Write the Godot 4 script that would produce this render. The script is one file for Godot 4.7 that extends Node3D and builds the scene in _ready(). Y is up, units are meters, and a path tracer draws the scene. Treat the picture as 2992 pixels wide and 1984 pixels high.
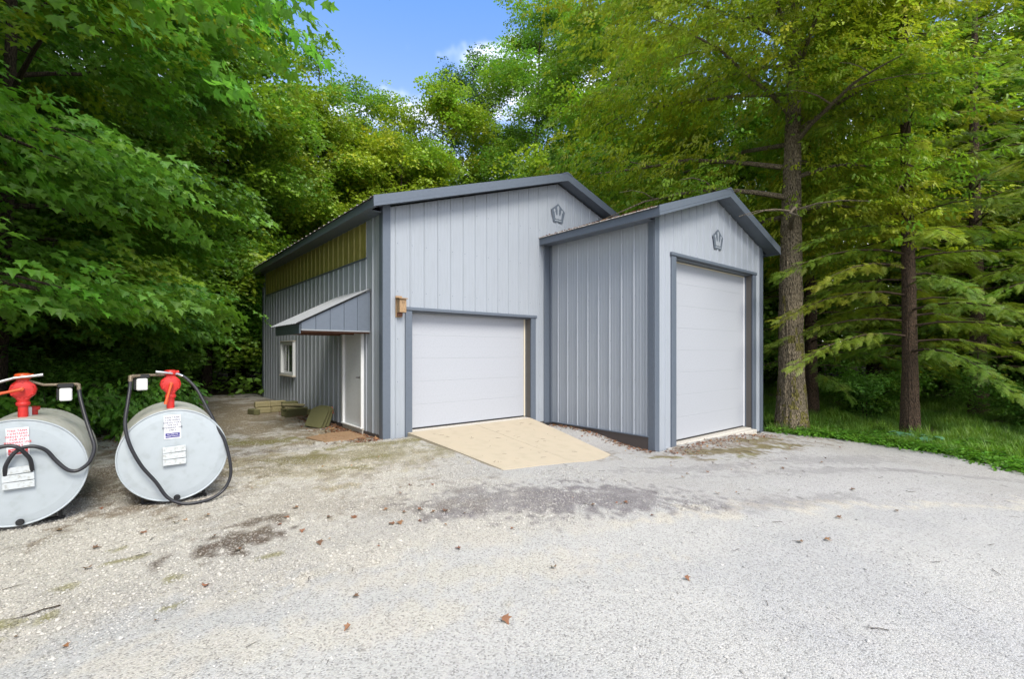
extends Node3D
# A grey ribbed-steel garage in a clearing, two fuel tanks, woods behind. Metres, y up.

# ------------------------------------------------------------------ mesh builder
class MB:
	var v := PackedVector3Array()
	var n := PackedVector3Array()
	var c := PackedColorArray()
	var uv := PackedVector2Array()
	var tint := Color(1, 1, 1)
	func tri(a: Vector3, b: Vector3, d: Vector3, hint := Vector3.ZERO) -> void:
		var m := (d - a).cross(b - a)
		if hint != Vector3.ZERO and m.dot(hint) < 0.0:
			var t := b
			b = d
			d = t
			m = -m
		m = m.normalized()
		v.append(a); v.append(b); v.append(d)
		for i in 3:
			n.append(m)
			c.append(tint)
	func quad(a: Vector3, b: Vector3, d: Vector3, e: Vector3, hint := Vector3.ZERO) -> void:
		tri(a, b, d, hint)
		tri(a, d, e, hint)
	func box(at: Vector3, size: Vector3, bas := Basis.IDENTITY, bev := 0.0) -> void:
		var h := size * 0.5
		var q := minf(bev, minf(h.x, minf(h.y, h.z)) * 0.9)
		for ax in 3:
			var b1 := (ax + 1) % 3
			var b2 := (ax + 2) % 3
			for s in [-1.0, 1.0]:
				var f := []
				for k in [[-1, -1], [1, -1], [1, 1], [-1, 1]]:
					var p := Vector3.ZERO
					p[ax] = s * h[ax]
					p[b1] = k[0] * (h[b1] - q)
					p[b2] = k[1] * (h[b2] - q)
					f.append(at + bas * p)
				var nn := Vector3.ZERO
				nn[ax] = s
				quad(f[0], f[1], f[2], f[3], bas * nn)
			if q > 0.0:
				for s1 in [-1.0, 1.0]:
					for s2 in [-1.0, 1.0]:
						var e := []
						for k in [[0, -1], [0, 1], [1, 1], [1, -1]]:
							var p := Vector3.ZERO
							p[ax] = k[1] * (h[ax] - q)
							p[b1] = s1 * (h[b1] - (q if k[0] == 0 else 0.0))
							p[b2] = s2 * (h[b2] - (0.0 if k[0] == 0 else q))
							e.append(at + bas * p)
						var nn := Vector3.ZERO
						nn[b1] = s1
						nn[b2] = s2
						quad(e[0], e[1], e[2], e[3], bas * nn)
		if q > 0.0:
			for sx in [-1.0, 1.0]:
				for sy in [-1.0, 1.0]:
					for sz in [-1.0, 1.0]:
						var s := Vector3(sx, sy, sz)
						var p0 := Vector3(sx * h.x, sy * (h.y - q), sz * (h.z - q))
						var p1 := Vector3(sx * (h.x - q), sy * h.y, sz * (h.z - q))
						var p2 := Vector3(sx * (h.x - q), sy * (h.y - q), sz * h.z)
						tri(at + bas * p0, at + bas * p1, at + bas * p2, bas * s)
	func smooth_quad(p: Array, q: Array) -> void:
		var m: Vector3 = (p[2] - p[0]).cross(p[1] - p[0]) + (p[3] - p[0]).cross(p[2] - p[0])
		var turned: bool = m.dot(q[0] + q[1] + q[2] + q[3]) < 0.0
		for k in ([0, 2, 1, 0, 3, 2] if turned else [0, 1, 2, 0, 2, 3]):
			v.append(p[k]); n.append(q[k]); c.append(tint)
	func tube(pts: Array, rad: Array, sides := 8, caps := true) -> void:
		var rings := []
		var norms := []
		var side := Vector3.ZERO
		for i in pts.size():
			var d: Vector3
			if i == 0:
				d = pts[1] - pts[0]
			elif i == pts.size() - 1:
				d = pts[i] - pts[i - 1]
			else:
				d = (pts[i + 1] - pts[i]).normalized() + (pts[i] - pts[i - 1]).normalized()
			d = d.normalized()
			if side == Vector3.ZERO:
				side = d.cross(Vector3.UP if absf(d.y) < 0.9 else Vector3.RIGHT).normalized()
			side = (side - d * side.dot(d)).normalized()
			var other := d.cross(side)
			var ring := []
			var nr := []
			for k in sides:
				var a := TAU * k / sides
				var w := side * cos(a) + other * sin(a)
				ring.append(pts[i] + w * rad[i])
				nr.append(w)
			rings.append(ring)
			norms.append(nr)
		for i in pts.size() - 1:
			for k in sides:
				var k2 := (k + 1) % sides
				smooth_quad([rings[i][k], rings[i][k2], rings[i + 1][k2], rings[i + 1][k]], [norms[i][k], norms[i][k2], norms[i + 1][k2], norms[i + 1][k]])
		if caps:
			for e in [0, pts.size() - 1]:
				var hint: Vector3 = (pts[0] - pts[1]) if e == 0 else (pts[e] - pts[e - 1])
				for k in range(1, sides - 1):
					tri(rings[e][0], rings[e][k], rings[e][k + 1], hint)
	func bark_tube(pts: Array, rad: Array, depth: float, sd: int, moss := 0.0) -> void:
		# a trunk whose furrows are real: vertical ridges that wander and break
		var f := FastNoiseLite.new()
		f.seed = sd
		f.frequency = 1.0
		f.fractal_octaves = 3
		var sides := 56
		var rings := []
		var n_r := 90
		for i in n_r + 1:
			var q := pow(float(i) / n_r, 1.4) * (pts.size() - 1) * .9999
			var k := int(q)
			var p: Vector3 = pts[k].lerp(pts[k + 1], q - k)
			var r: float = lerpf(rad[k], rad[k + 1], q - k)
			var ring := []
			for j in sides:
				var a := TAU * j / sides
				var d := f.get_noise_3d(cos(a) * 5.5, p.y * 1.3, sin(a) * 5.5) + .5 * f.get_noise_3d(cos(a) * 14.0, p.y * 4.0, sin(a) * 14.0)
				var root := .16 * maxf(0.0, 1.0 - p.y / .7) * f.get_noise_2d(cos(a) * 1.6 + 9.0, sin(a) * 1.6)
				ring.append(p + Vector3(cos(a), 0, sin(a)) * r * (1.0 + depth * 2.2 * d + root))
			rings.append(ring)
		for i in n_r:
			for j in sides:
				var j2 := (j + 1) % sides
				var c0: Vector3 = rings[i][j]
				tint = Color(1, 1, 1)
				if moss > 0.0 and f.get_noise_3d(c0.x * 3.0, c0.y * 1.2, c0.z * 3.0) + f.get_noise_3d(c0.x * 9.0, c0.y * 7.0, c0.z * 9.0) * .7 > .05 + c0.y * .13 - moss * (c0.x + c0.z):
					tint = Color(.80, .86, .34)
				quad(c0, rings[i][j2], rings[i + 1][j2], rings[i + 1][j], Vector3(c0.x - pts[0].x, 0, c0.z - pts[0].z))
		tint = Color(1, 1, 1)
	func lathe(origin: Vector3, axis: Vector3, prof: Array, sides := 32) -> void:
		# prof: [along, radius] pairs
		axis = axis.normalized()
		var side := axis.cross(Vector3.UP if absf(axis.y) < 0.9 else Vector3.RIGHT).normalized()
		var other := axis.cross(side)
		for i in prof.size() - 1:
			var a: Vector2 = prof[i]
			var b: Vector2 = prof[i + 1]
			var sl := Vector2(b.y - a.y, -(b.x - a.x)).normalized()
			for k in sides:
				var t0 := TAU * k / sides
				var t1 := TAU * (k + 1) / sides
				var w0 := side * cos(t0) + other * sin(t0)
				var w1 := side * cos(t1) + other * sin(t1)
				var n0 := (w0 * -sl.y + axis * -sl.x).normalized()
				var n1 := (w1 * -sl.y + axis * -sl.x).normalized()
				smooth_quad([origin + axis * a.x + w0 * a.y, origin + axis * a.x + w1 * a.y, origin + axis * b.x + w1 * b.y, origin + axis * b.x + w0 * b.y], [n0, n1, n1, n0])
	func plate(poly: PackedVector2Array, xf: Transform3D, thick: float) -> void:
		# polygon in the xy plane of xf, extruded along its +z
		var ids := Geometry2D.triangulate_polygon(poly)
		for i in range(0, ids.size(), 3):
			var a := Vector3(poly[ids[i]].x, poly[ids[i]].y, thick)
			var b := Vector3(poly[ids[i + 1]].x, poly[ids[i + 1]].y, thick)
			var d := Vector3(poly[ids[i + 2]].x, poly[ids[i + 2]].y, thick)
			tri(xf * a, xf * b, xf * d, xf.basis.z)
			a.z = 0; b.z = 0; d.z = 0
			tri(xf * a, xf * b, xf * d, -xf.basis.z)
		var mid := Vector2.ZERO
		for p in poly:
			mid += p / poly.size()
		for i in poly.size():
			var p := poly[i]
			var q := poly[(i + 1) % poly.size()]
			var o := (p + q) * 0.5 - mid
			quad(xf * Vector3(p.x, p.y, 0), xf * Vector3(q.x, q.y, 0), xf * Vector3(q.x, q.y, thick), xf * Vector3(p.x, p.y, thick), xf.basis * Vector3(o.x, o.y, 0))
	func mesh(colored := false) -> ArrayMesh:
		var a := []
		a.resize(Mesh.ARRAY_MAX)
		a[Mesh.ARRAY_VERTEX] = v
		a[Mesh.ARRAY_NORMAL] = n
		if colored:
			a[Mesh.ARRAY_COLOR] = c
		if uv.size() == v.size():
			a[Mesh.ARRAY_TEX_UV] = uv
		var m := ArrayMesh.new()
		m.add_surface_from_arrays(Mesh.PRIMITIVE_TRIANGLES, a)
		return m

# ------------------------------------------------------------------ small helpers
var used := {}
var M := {}
var S := {}
var rng := RandomNumberGenerator.new()

func numbered(called: String) -> String:
	var k: int = used.get(called, 0)
	used[called] = k + 1
	return called if k == 0 else "%s_%03d" % [called, k]

func tag(o: Node, label: String, category: String, group := "", kind := "") -> void:
	if label: o.set_meta("label", label)
	if category: o.set_meta("category", category)
	if group: o.set_meta("group", group)
	if kind: o.set_meta("kind", kind)

func thing(called: String, label: String, category: String, at := Vector3.ZERO, group := "") -> Node3D:
	var o := Node3D.new()
	o.name = numbered(called)
	add_child(o)
	o.position = at
	tag(o, label, category, group)
	return o

func part(called: String, mesh: Mesh, mat: Material, parent: Node, at := Vector3.ZERO) -> MeshInstance3D:
	var o := MeshInstance3D.new()
	o.name = called if parent != self else numbered(called)
	o.mesh = mesh
	o.material_override = mat
	parent.add_child(o, true)
	o.position = at
	return o

func multi(called: String, mesh: Mesh, mat: Material, parent: Node, xf: Array, col: Array) -> MultiMeshInstance3D:
	var mm := MultiMesh.new()
	mm.transform_format = MultiMesh.TRANSFORM_3D
	mm.use_colors = col.size() > 0
	mm.mesh = mesh
	mm.instance_count = xf.size()
	for i in xf.size():
		mm.set_instance_transform(i, xf[i])
		if col.size() > 0:
			mm.set_instance_color(i, col[i])
	var o := MultiMeshInstance3D.new()
	o.name = called if parent != self else numbered(called)
	o.multimesh = mm
	o.material_override = mat
	parent.add_child(o, true)
	return o

func lin(r: float, g: float, b: float) -> Color:
	return Color(r, g, b).linear_to_srgb()

func noise_tex(type: int, freq: float, size: int, cols: Array, oct := 3, sd := 1, ret := 1, jit := 1.0, seam := true) -> NoiseTexture2D:
	var f := FastNoiseLite.new()
	f.noise_type = type
	f.seed = sd
	f.frequency = freq
	f.fractal_type = FastNoiseLite.FRACTAL_FBM if oct > 1 else FastNoiseLite.FRACTAL_NONE
	f.fractal_octaves = oct
	f.cellular_return_type = ret
	f.cellular_jitter = jit
	var t := NoiseTexture2D.new()
	t.width = size
	t.height = size
	t.seamless = seam
	t.noise = f
	if cols.size() > 0:
		var g := Gradient.new()
		var off := PackedFloat32Array()
		var cc := PackedColorArray()
		for i in cols.size():
			off.append(cols[i][0])
			cc.append(lin(cols[i][1], cols[i][2], cols[i][3]))
		g.offsets = off
		g.colors = cc
		t.color_ramp = g
	return t

func mat(r: float, g: float, b: float, rough := 0.6, metal := 0.0) -> StandardMaterial3D:
	var m := StandardMaterial3D.new()
	m.albedo_color = lin(r, g, b)
	m.roughness = rough
	m.metallic = metal
	return m

func textured(m: StandardMaterial3D, tex: Texture2D, scale: Vector3, bump: Texture2D = null, depth := 0.0) -> StandardMaterial3D:
	m.albedo_texture = tex
	m.uv1_triplanar = true
	m.uv1_world_triplanar = true
	m.uv1_scale = scale
	if bump:
		m.heightmap_enabled = true
		m.heightmap_texture = bump
		m.heightmap_scale = depth
	return m

func leaf_mat(rough := 0.5, through := 0.55) -> StandardMaterial3D:
	var m := StandardMaterial3D.new()
	m.vertex_color_use_as_albedo = true
	m.roughness = rough
	m.backlight_enabled = true
	m.backlight = Color(through, through, through * 0.6).linear_to_srgb()
	m.cull_mode = BaseMaterial3D.CULL_DISABLED
	return m

# ------------------------------------------------------------------ ground shape
const CONTROL := [[0, 0, .07], [0, -1.4, .07], [0, -4, .14], [0, -9.2, .22], [2, 1, .05], [.36, .25, .14], [.38, 1.2, .07], [4.0, .8, -.02], [4.25, 2.9, -.25], [6.7, 3, -.22], [9.1, 2.9, -.37], [9.2, 5, -.38], [8, 8, -.36], [12, 5, -.40], [10, 1, -.40],
	[0.6, 3.0, -.01], [3.1, 3.0, -.16], [-1, 4, .03], [-3.9, 2, .085], [-3.8, 4, .06], [-3.8, 8.2, .05], [-6, 2, .10], [-8, 6, .1], [-1.2, -9.8, .25], [-4, -3, .22], [-7, -4, .32], [-9, 0, .3], [-4, -9, .4], [4, 8, -.12], [1, 8, 0.0],
	[16, 4, -.25], [16, -4, .2], [24, 4, .4], [5, -14, .5], [-4, -18, .7], [18, -16, .8], [-14, -6, .6], [5, 14, -.2], [-5, 14, .1]]
func gy(x: float, z: float) -> float:
	var s := 0.0
	var w := 0.0
	for p in CONTROL:
		var dx: float = x - p[0]
		var dz: float = z - p[1]
		var d := dx * dx + dz * dz + 0.35
		var k := 1.0 / (d * sqrt(d))
		s += k * p[2]
		w += k
	return s / w

const DRIVE := [[9.16, 2.9], [9.3, 3.6], [9.45, 4.9], [9.04, 6.4], [8.04, 7.65], [6.5, 9.2], [4, 11.2], [-2, 12.6], [-9, 12], [-10, 6], [-9, 2], [-7, -1.4], [-5.2, -2.3], [-4.1, -2.7], [-3.3, -4], [-2.9, -7], [-2.4, -10.2], [0.1, -10.7], [0.1, 0.1], [4.3, 0.1], [4.3, 2.9]]
var drive := PackedVector2Array()

func blob(x: float, z: float, cx: float, cz: float, rx: float, rz: float, turn := 0.0) -> float:
	var d := Vector2(x - cx, z - cz).rotated(-turn)
	return 1.0 - sqrt((d.x / rx) ** 2 + (d.y / rz) ** 2)

var n1 := FastNoiseLite.new()
var n2 := FastNoiseLite.new()
var n3 := FastNoiseLite.new()

func patch(x: float, z: float, b: float, rough := 0.9) -> float:
	# a ragged patch: a blob broken up by noise, with an outline of its own
	if b < -0.8:
		return 0.0
	return smoothstep(-0.10, 0.22, b + rough * n2.get_noise_2d(x, z) + 1.0 * n3.get_noise_2d(x, z) - 0.1)

const MOSS := [[5.6, 3.9, 1.1, .30, .3], [6.6, 4.2, .9, .22, .3], [4.9, 4.25, .6, .15, .2], [7.2, 3.7, .8, .25, .1], [-1.75, .6, .5, .22, .2], [-1.2, 1.6, .35, .12, 0.4], [-.9, 1.2, .4, .1, .1], [-1.0, 0.2, .45, .18, 0.0], [.1, .45, .5, .1, .1], [-4.3, 4.1, .16, .06, .2], [-3.55, 4.45, .14, .05, .1], [-3.2, 4.5, .12, .05, 0], [-4.05, 3.7, .1, .05, 0], [-3.7, 3.4, .1, .06, 0], [-4.35, 4.3, .12, .05, .3], [-3.45, 4.0, .1, .05, 0], [-2.8, 4.05, .08, .04, 0], [3.9, 3.5, .5, .12, .4], [-3.8, 3.1, .12, .05, 0], [-1.9, -1.2, .8, .35, .2]]
const STAIN := [[-3.0, 3.56, .50, .26, -.2], [-2.72, 3.12, .30, .10, -.1]]
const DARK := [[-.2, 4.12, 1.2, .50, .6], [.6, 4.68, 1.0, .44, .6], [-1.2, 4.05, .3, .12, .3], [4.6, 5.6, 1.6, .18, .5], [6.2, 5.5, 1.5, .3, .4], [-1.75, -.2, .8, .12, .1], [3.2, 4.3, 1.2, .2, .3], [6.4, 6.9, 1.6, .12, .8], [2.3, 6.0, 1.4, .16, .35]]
const SAND := [[-1.6, 5.3, 1.4, .25, .5], [-3.0, 5.3, 1.2, .2, .4]]
const TRACK := [[-9, 4.3], [-4.1, 4.4], [-3.1, 4.57], [-1.15, 4.85], [.41, 5.38], [1.59, 5.72], [2.82, 6.43], [4.77, 7.78], [6.5, 9.4], [9, 12]]
func track_edge(x: float) -> float:
	for i in TRACK.size() - 1:
		if x <= TRACK[i + 1][0]:
			return lerpf(TRACK[i][1], TRACK[i + 1][1], clampf((x - TRACK[i][0]) / (TRACK[i + 1][0] - TRACK[i][0]), 0, 1))
	return 12.0
func soil(x: float, z: float) -> Color:
	var a := n1.get_noise_2d(x, z)
	var b := n2.get_noise_2d(x + 40.0, z)
	var g := n3.get_noise_2d(x, z + 70.0)
	var side := z - track_edge(x) + .45 * b + .22 * g
	var packed := smoothstep(-.12, .22, side)
	# loose crushed stone above the wheel track, packed paler fines on it
	var c := Color(.46, .435, .385).lerp(Color(.40, .395, .385), smoothstep(-1.5, 1.0, x + b))
	c = c.lerp(Color(.35, .335, .315), clampf(.3 + a * 1.3 + g * .9, 0, 1) * .6)
	c = c.lerp(Color(.43, .422, .402).lerp(Color(.385, .382, .376), clampf(.35 + a * 1.6 + b * .5, 0, 1)), packed)
	c = c.lerp(Color(.52, .475, .39), .6 * smoothstep(.16, .06, absf(side - .10) - .10 * g) * smoothstep(-.9, .3, x + b))
	# the left-hand strip beside the wall: tan silt and needles between the stones
	var west := smoothstep(.25, .6, blob(x, z, -1.7, -4.6, 2.6, 7.0) + .8 * b + .4 * g)
	c = c.lerp(Color(.20, .155, .085), west * .85)
	var yel := smoothstep(.2, .5, blob(x, z, -1.0, 1.0, 2.6, 1.5) + .7 * b + .6 * g)
	c = c.lerp(Color(.36, .32, .20), yel * .5)
	for s in SAND:
		c = c.lerp(Color(.50, .45, .36), .35 * patch(x, z, blob(x, z, s[0], s[1], s[2], s[3], s[4]), .5))
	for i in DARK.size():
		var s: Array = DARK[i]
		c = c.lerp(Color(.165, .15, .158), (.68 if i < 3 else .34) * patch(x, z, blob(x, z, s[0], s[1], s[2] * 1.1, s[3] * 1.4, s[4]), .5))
	for s in STAIN:
		c = c.lerp(Color(.075, .05, .032), .9 * patch(x, z, blob(x, z, s[0], s[1], s[2], s[3], s[4]), .3))
	for s in MOSS:
		c = c.lerp(Color(.17, .155, .03), .8 * patch(x, z, blob(x, z, s[0], s[1], s[2], s[3], s[4]), 1.1))
	# needles and bark crumbs in front of the tall door
	c = c.lerp(Color(.16, .12, .075), .6 * patch(x, z, blob(x, z, 6.2, 3.7, 2.2, .7, .15), 1.4))
	c = c.lerp(Color(.14, .095, .05), .7 * patch(x, z, blob(x, z, -3.9, .3, 1.6, 1.6, 0), .9))
	c = c.lerp(Color(.17, .13, .08), .36 * patch(x, z, blob(x, z, -1.2, 1.0, 1.9, .8, .2), 1.5))
	c = c.lerp(Color(.18, .145, .10), .28 * patch(x, z, blob(x, z, -2.4, 2.6, 1.7, .8, .4), 1.6))
	c = c.lerp(Color(.19, .175, .07), .42 * patch(x, z, blob(x, z, -.6, .9, 1.6, .6, .1), 1.7))
	return c

# ------------------------------------------------------------------ the sky
func sky_panorama() -> ImageTexture:
	var w := 1024
	var h := 512
	var f := FastNoiseLite.new()
	f.seed = 75
	f.frequency = 0.9
	f.fractal_octaves = 5
	f.domain_warp_enabled = true
	f.domain_warp_amplitude = .35
	f.domain_warp_frequency = 1.1
	var data := PackedFloat32Array()
	data.resize(w * h * 4)
	for j in h:
		var up := (0.5 - (j + .5) / h) * PI
		for i in w:
			var az := TAU * (i + .5) / w
			var d := Vector3(cos(az) * cos(up), sin(up), sin(az) * cos(up))
			var y := maxf(d.y, 0.0)
			var t := pow(1.0 - y, 3.6)
			var col := Vector3(.038, .116, .32).lerp(Vector3(.80, .85, .92), t)
			if d.y > 0.0:
				var k := f.get_noise_3d(d.x * 1.2, d.y * 2.4, d.z * 1.2)
				var cloud := smoothstep(SKY_LO, SKY_HI, k + .05 * t)
				var wisp := smoothstep(.08, .5, f.get_noise_3d(d.x * 2.2 + 7.0, d.y * 9.0, d.z * 2.2 - 3.0))
				col = col.lerp(Vector3(1.0, 1.0, 1.02) * SKY_CLOUD, maxf(cloud, .45 * wisp))
			else:
				col = Vector3(.2, .2, .17)
			var o := (j * w + i) * 4
			data[o] = col.x
			data[o + 1] = col.y
			data[o + 2] = col.z
			data[o + 3] = 1.0
	return ImageTexture.create_from_image(Image.create_from_data(w, h, false, Image.FORMAT_RGBAF, data.to_byte_array()))

const SKY_LO := -0.10
const SKY_HI := 0.35
const SKY_CLOUD := 0.95
const EXPOSURE := 3.1
const SUN := 0.5

func _ready() -> void:
	# ---- camera, sky, sun, exposure
	var cam := Camera3D.new()
	cam.projection = Camera3D.PROJECTION_FRUSTUM
	cam.near = 0.1
	cam.far = 400.0
	cam.size = 0.1 * 1984.0 / 1386.0
	cam.frustum_offset = Vector2(0, 0.1 * 38.0 / 1386.0)
	cam.position = Vector3(-3.794, 1.70, 8.206)
	cam.rotation_degrees = Vector3(0, -39.95, 0)
	cam.current = true
	add_child(cam)
	var env := Environment.new()
	env.background_mode = Environment.BG_SKY
	var sky := Sky.new()
	var pano := PanoramaSkyMaterial.new()
	pano.panorama = sky_panorama()
	sky.sky_material = pano
	env.sky = sky
	env.tonemap_mode = Environment.TONE_MAPPER_LINEAR
	env.tonemap_exposure = EXPOSURE
	env.sdfgi_enabled = true
	env.ssao_enabled = true
	env.ssil_enabled = true
	var we := WorldEnvironment.new()
	we.environment = env
	add_child(we)
	var sun := DirectionalLight3D.new()
	sun.light_energy = SUN
	sun.light_angular_distance = 25.0
	sun.light_color = Color(1.0, .975, .93)
	sun.shadow_enabled = true
	sun.look_at_from_position(Vector3(-.9, 6.2, 5.8), Vector3.ZERO)
	add_child(sun)
	# ---- everything else
	n1.seed = 5; n1.frequency = .35; n1.fractal_octaves = 3
	n2.seed = 8; n2.frequency = 1.1; n2.fractal_octaves = 4
	n3.seed = 3; n3.frequency = 5.0; n3.fractal_octaves = 3
	rng.seed = 20
	for p in DRIVE:
		drive.append(Vector2(p[0], p[1]))
	materials()
	ground()
	garage()
	ramp_and_pads()
	tanks()
	small_things()
	shapes()
	woods()
	plants()
	litter()

func materials() -> void:
	var C := FastNoiseLite.TYPE_CELLULAR
	var P := FastNoiseLite.TYPE_SIMPLEX_SMOOTH
	var grit := noise_tex(P, .02, 512, [[0, .90, .90, .90], [.5, .97, .97, .97], [1, 1, 1, 1]], 5, 4)
	var streak := noise_tex(P, .012, 512, [[0, .94, .94, .93], [.45, .985, .985, .985], [1, 1, 1, 1]], 4, 9)
	M.siding = textured(mat(.32, .348, .388, .42), streak, Vector3(1.3, .22, 1.3))
	M.trim = textured(mat(.112, .134, .168, .4), grit, Vector3(1, 1, 1))
	M.door = textured(mat(.395, .412, .45, .42), grit, Vector3(2, 2, 2), noise_tex(P, .09, 256, [], 3, 2), .02)
	M.white = textured(mat(.78, .79, .80, .4), grit, Vector3(2, 2, 2))
	M.cream = mat(.62, .56, .44, .6)
	M.leafdoor = textured(mat(.66, .68, .70, .45), grit, Vector3(1, 1, 1))
	M.roof = textured(mat(.34, .33, .32, .5), noise_tex(P, .02, 512, [[0, .30, .22, .15], [.4, .55, .45, .36], [.6, .9, .9, .95], [1, 1, 1, 1.0]], 5, 7), Vector3(.7, .7, .7))
	M.awning = textured(mat(.25, .26, .275, .45), streak, Vector3(1, 1, 1))
	M.yellow = textured(mat(.40, .345, .10, .4), noise_tex(P, .02, 512, [[0, .55, .58, .4], [.5, .85, .85, .8], [1, 1, 1, 1]], 4, 12), Vector3(1.2, .5, 1.2))
	M.yellow.backlight_enabled = true
	M.yellow.backlight = Color(.5, .45, .15)
	M.board = textured(mat(.075, .06, .055, .7), grit, Vector3(1, 1, 1))
	M.dark = mat(.012, .012, .013, .5)
	M.inner = mat(.10, .09, .08, .8)
	M.glass = StandardMaterial3D.new()
	M.glass.transparency = BaseMaterial3D.TRANSPARENCY_ALPHA
	M.glass.albedo_color = Color(.5, .55, .55, .25)
	M.glass.roughness = .03
	M.steel = mat(.55, .55, .56, .35, .9)
	var conc := noise_tex(P, .03, 512, [[0, .62, .60, .58], [.4, .88, .87, .86], [.6, .97, .97, .97], [1, 1, 1, 1]], 5, 21)
	M.ramp = textured(mat(.44, .375, .28, .85), noise_tex(P, .012, 512, [[0, .90, .895, .88], [.4, .97, .97, .965], [.6, 1, 1, 1], [1, 1, .99, .97]], 5, 25), Vector3(.5, .5, .5), noise_tex(P, .2, 512, [], 2, 22), .15)
	M.concrete = textured(mat(.52, .49, .44, .85), conc, Vector3(1.2, 1.2, 1.2))
	M.pad = textured(mat(.30, .19, .105, .9), conc, Vector3(.9, .9, .9), noise_tex(P, .2, 512, [], 2, 23), .2)
	M.block = textured(mat(.33, .29, .185, .9), noise_tex(P, .04, 512, [[0, .25, .27, .12], [.42, .6, .58, .4], [.6, .95, .95, .9], [1, 1, 1, 1]], 4, 31), Vector3(3, 3, 3), noise_tex(P, .1, 256, [], 3, 32), .4)
	M.mossblock = textured(mat(.15, .14, .075, .95), noise_tex(P, .04, 512, [[0, .2, .24, .1], [.45, .6, .65, .4], [.6, .95, .95, .9], [1, 1, 1, 1]], 4, 33), Vector3(3, 3, 3), noise_tex(P, .1, 256, [], 3, 34), .4)
	M.tank = textured(mat(.41, .45, .475, .38), noise_tex(P, .015, 512, [[0, .82, .82, .80], [.4, .95, .95, .95], [1, 1, 1, 1]], 5, 41), Vector3(.9, .9, .9))
	M.tankside = textured(mat(.58, .57, .52, .5), noise_tex(P, .02, 512, [[0, .62, .60, .52], [.45, .92, .92, .9], [1, 1, 1, 1]], 5, 42), Vector3(.9, .9, .9))
	M.slat = textured(mat(.55, .58, .59, .55), noise_tex(P, .03, 256, [[0, .6, .57, .5], [.4, .92, .92, .92], [1, 1, 1, 1]], 4, 43), Vector3(3, 3, 3))
	M.red = textured(mat(.62, .028, .022, .38), noise_tex(P, .03, 256, [[0, .75, .8, .8], [.5, .95, .95, .95], [1, 1, 1, 1]], 4, 44), Vector3(3, 3, 3))
	M.orange = textured(mat(.72, .10, .022, .4), noise_tex(P, .03, 256, [[0, .75, .7, .7], [.5, .95, .95, .95], [1, 1, 1, 1]], 4, 45), Vector3(3, 3, 3))
	M.rubber = mat(.018, .018, .022, .42)
	M.pipe = textured(mat(.32, .27, .20, .5, .4), noise_tex(P, .05, 256, [[0, .2, .17, .14], [.5, .7, .65, .6], [1, 1, 1, 1]], 4, 46), Vector3(5, 5, 5))
	M.filter = mat(.72, .72, .70, .35)
	M.paper = mat(.80, .80, .84, .5)
	M.inkred = mat(.65, .06, .07, .6)
	M.inkblue = mat(.04, .03, .20, .5)
	M.ink = mat(.06, .06, .09, .6)
	M.wood = textured(mat(.40, .27, .15, .75), noise_tex(P, .03, 256, [[0, .45, .4, .35], [.5, .85, .82, .8], [1, 1, 1, 1]], 4, 51), Vector3(9, 1.5, 9))
	M.redwood = textured(mat(.17, .075, .045, .75), noise_tex(P, .03, 256, [[0, .55, .5, .45], [.5, .85, .82, .8], [1, 1, 1, 1]], 4, 52), Vector3(2, 2, 2))
	M.ribbon = mat(.75, .05, .06, .5)
	var barkc := noise_tex(P, .035, 512, [[0, .10, .09, .08], [.36, .22, .20, .17], [.48, .62, .57, .50], [.60, 1, .96, .88], [1, 1, 1, .95]], 4, 61)
	var barkh := noise_tex(P, .035, 512, [], 4, 61)
	M.bark = textured(mat(.33, .28, .20, .95), barkc, Vector3(2.6, .5, 2.6), barkh, 9.0)
	M.bark.vertex_color_use_as_albedo = true
	M.darkbark = textured(mat(.085, .062, .045, .95), barkc, Vector3(2.6, .5, 2.6), barkh, 2.5)
	M.redbark = textured(mat(.13, .085, .055, .95), barkc, Vector3(3.6, .6, 3.6), barkh, 6.0)
	M.leaf = leaf_mat(.42, .96)
	M.needle = leaf_mat(.5, .85)
	M.grass = leaf_mat(.5, .8)
	M.dry = leaf_mat(.8, .2)
	var g := StandardMaterial3D.new()
	g.vertex_color_use_as_albedo = true
	g.roughness = .95
	textured(g, noise_tex(C, .12, 2048, [[0, .46, .45, .45], [.12, .70, .69, .68], [.4, .90, .895, .89], [.7, 1, 1, 1], [.9, 1, .98, .94], [1, .72, .71, .72]], 1, 71, 0, 1.0, false), Vector3(.4, .4, .4), noise_tex(C, .12, 2048, [], 1, 71, 1, 1.0, false), -.4)
	M.gravel = g
	M.stone = StandardMaterial3D.new()
	M.stone.vertex_color_use_as_albedo = true
	M.stone.roughness = .9
	M.earth = textured(mat(.095, .07, .04, 1.0), noise_tex(P, .05, 1024, [[0, .3, .3, .25], [.4, .7, .7, .6], [.6, 1, 1, .9], [1, .8, 1, .6]], 5, 81), Vector3(.5, .5, .5), noise_tex(P, .05, 1024, [], 5, 81), 5.0)

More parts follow.
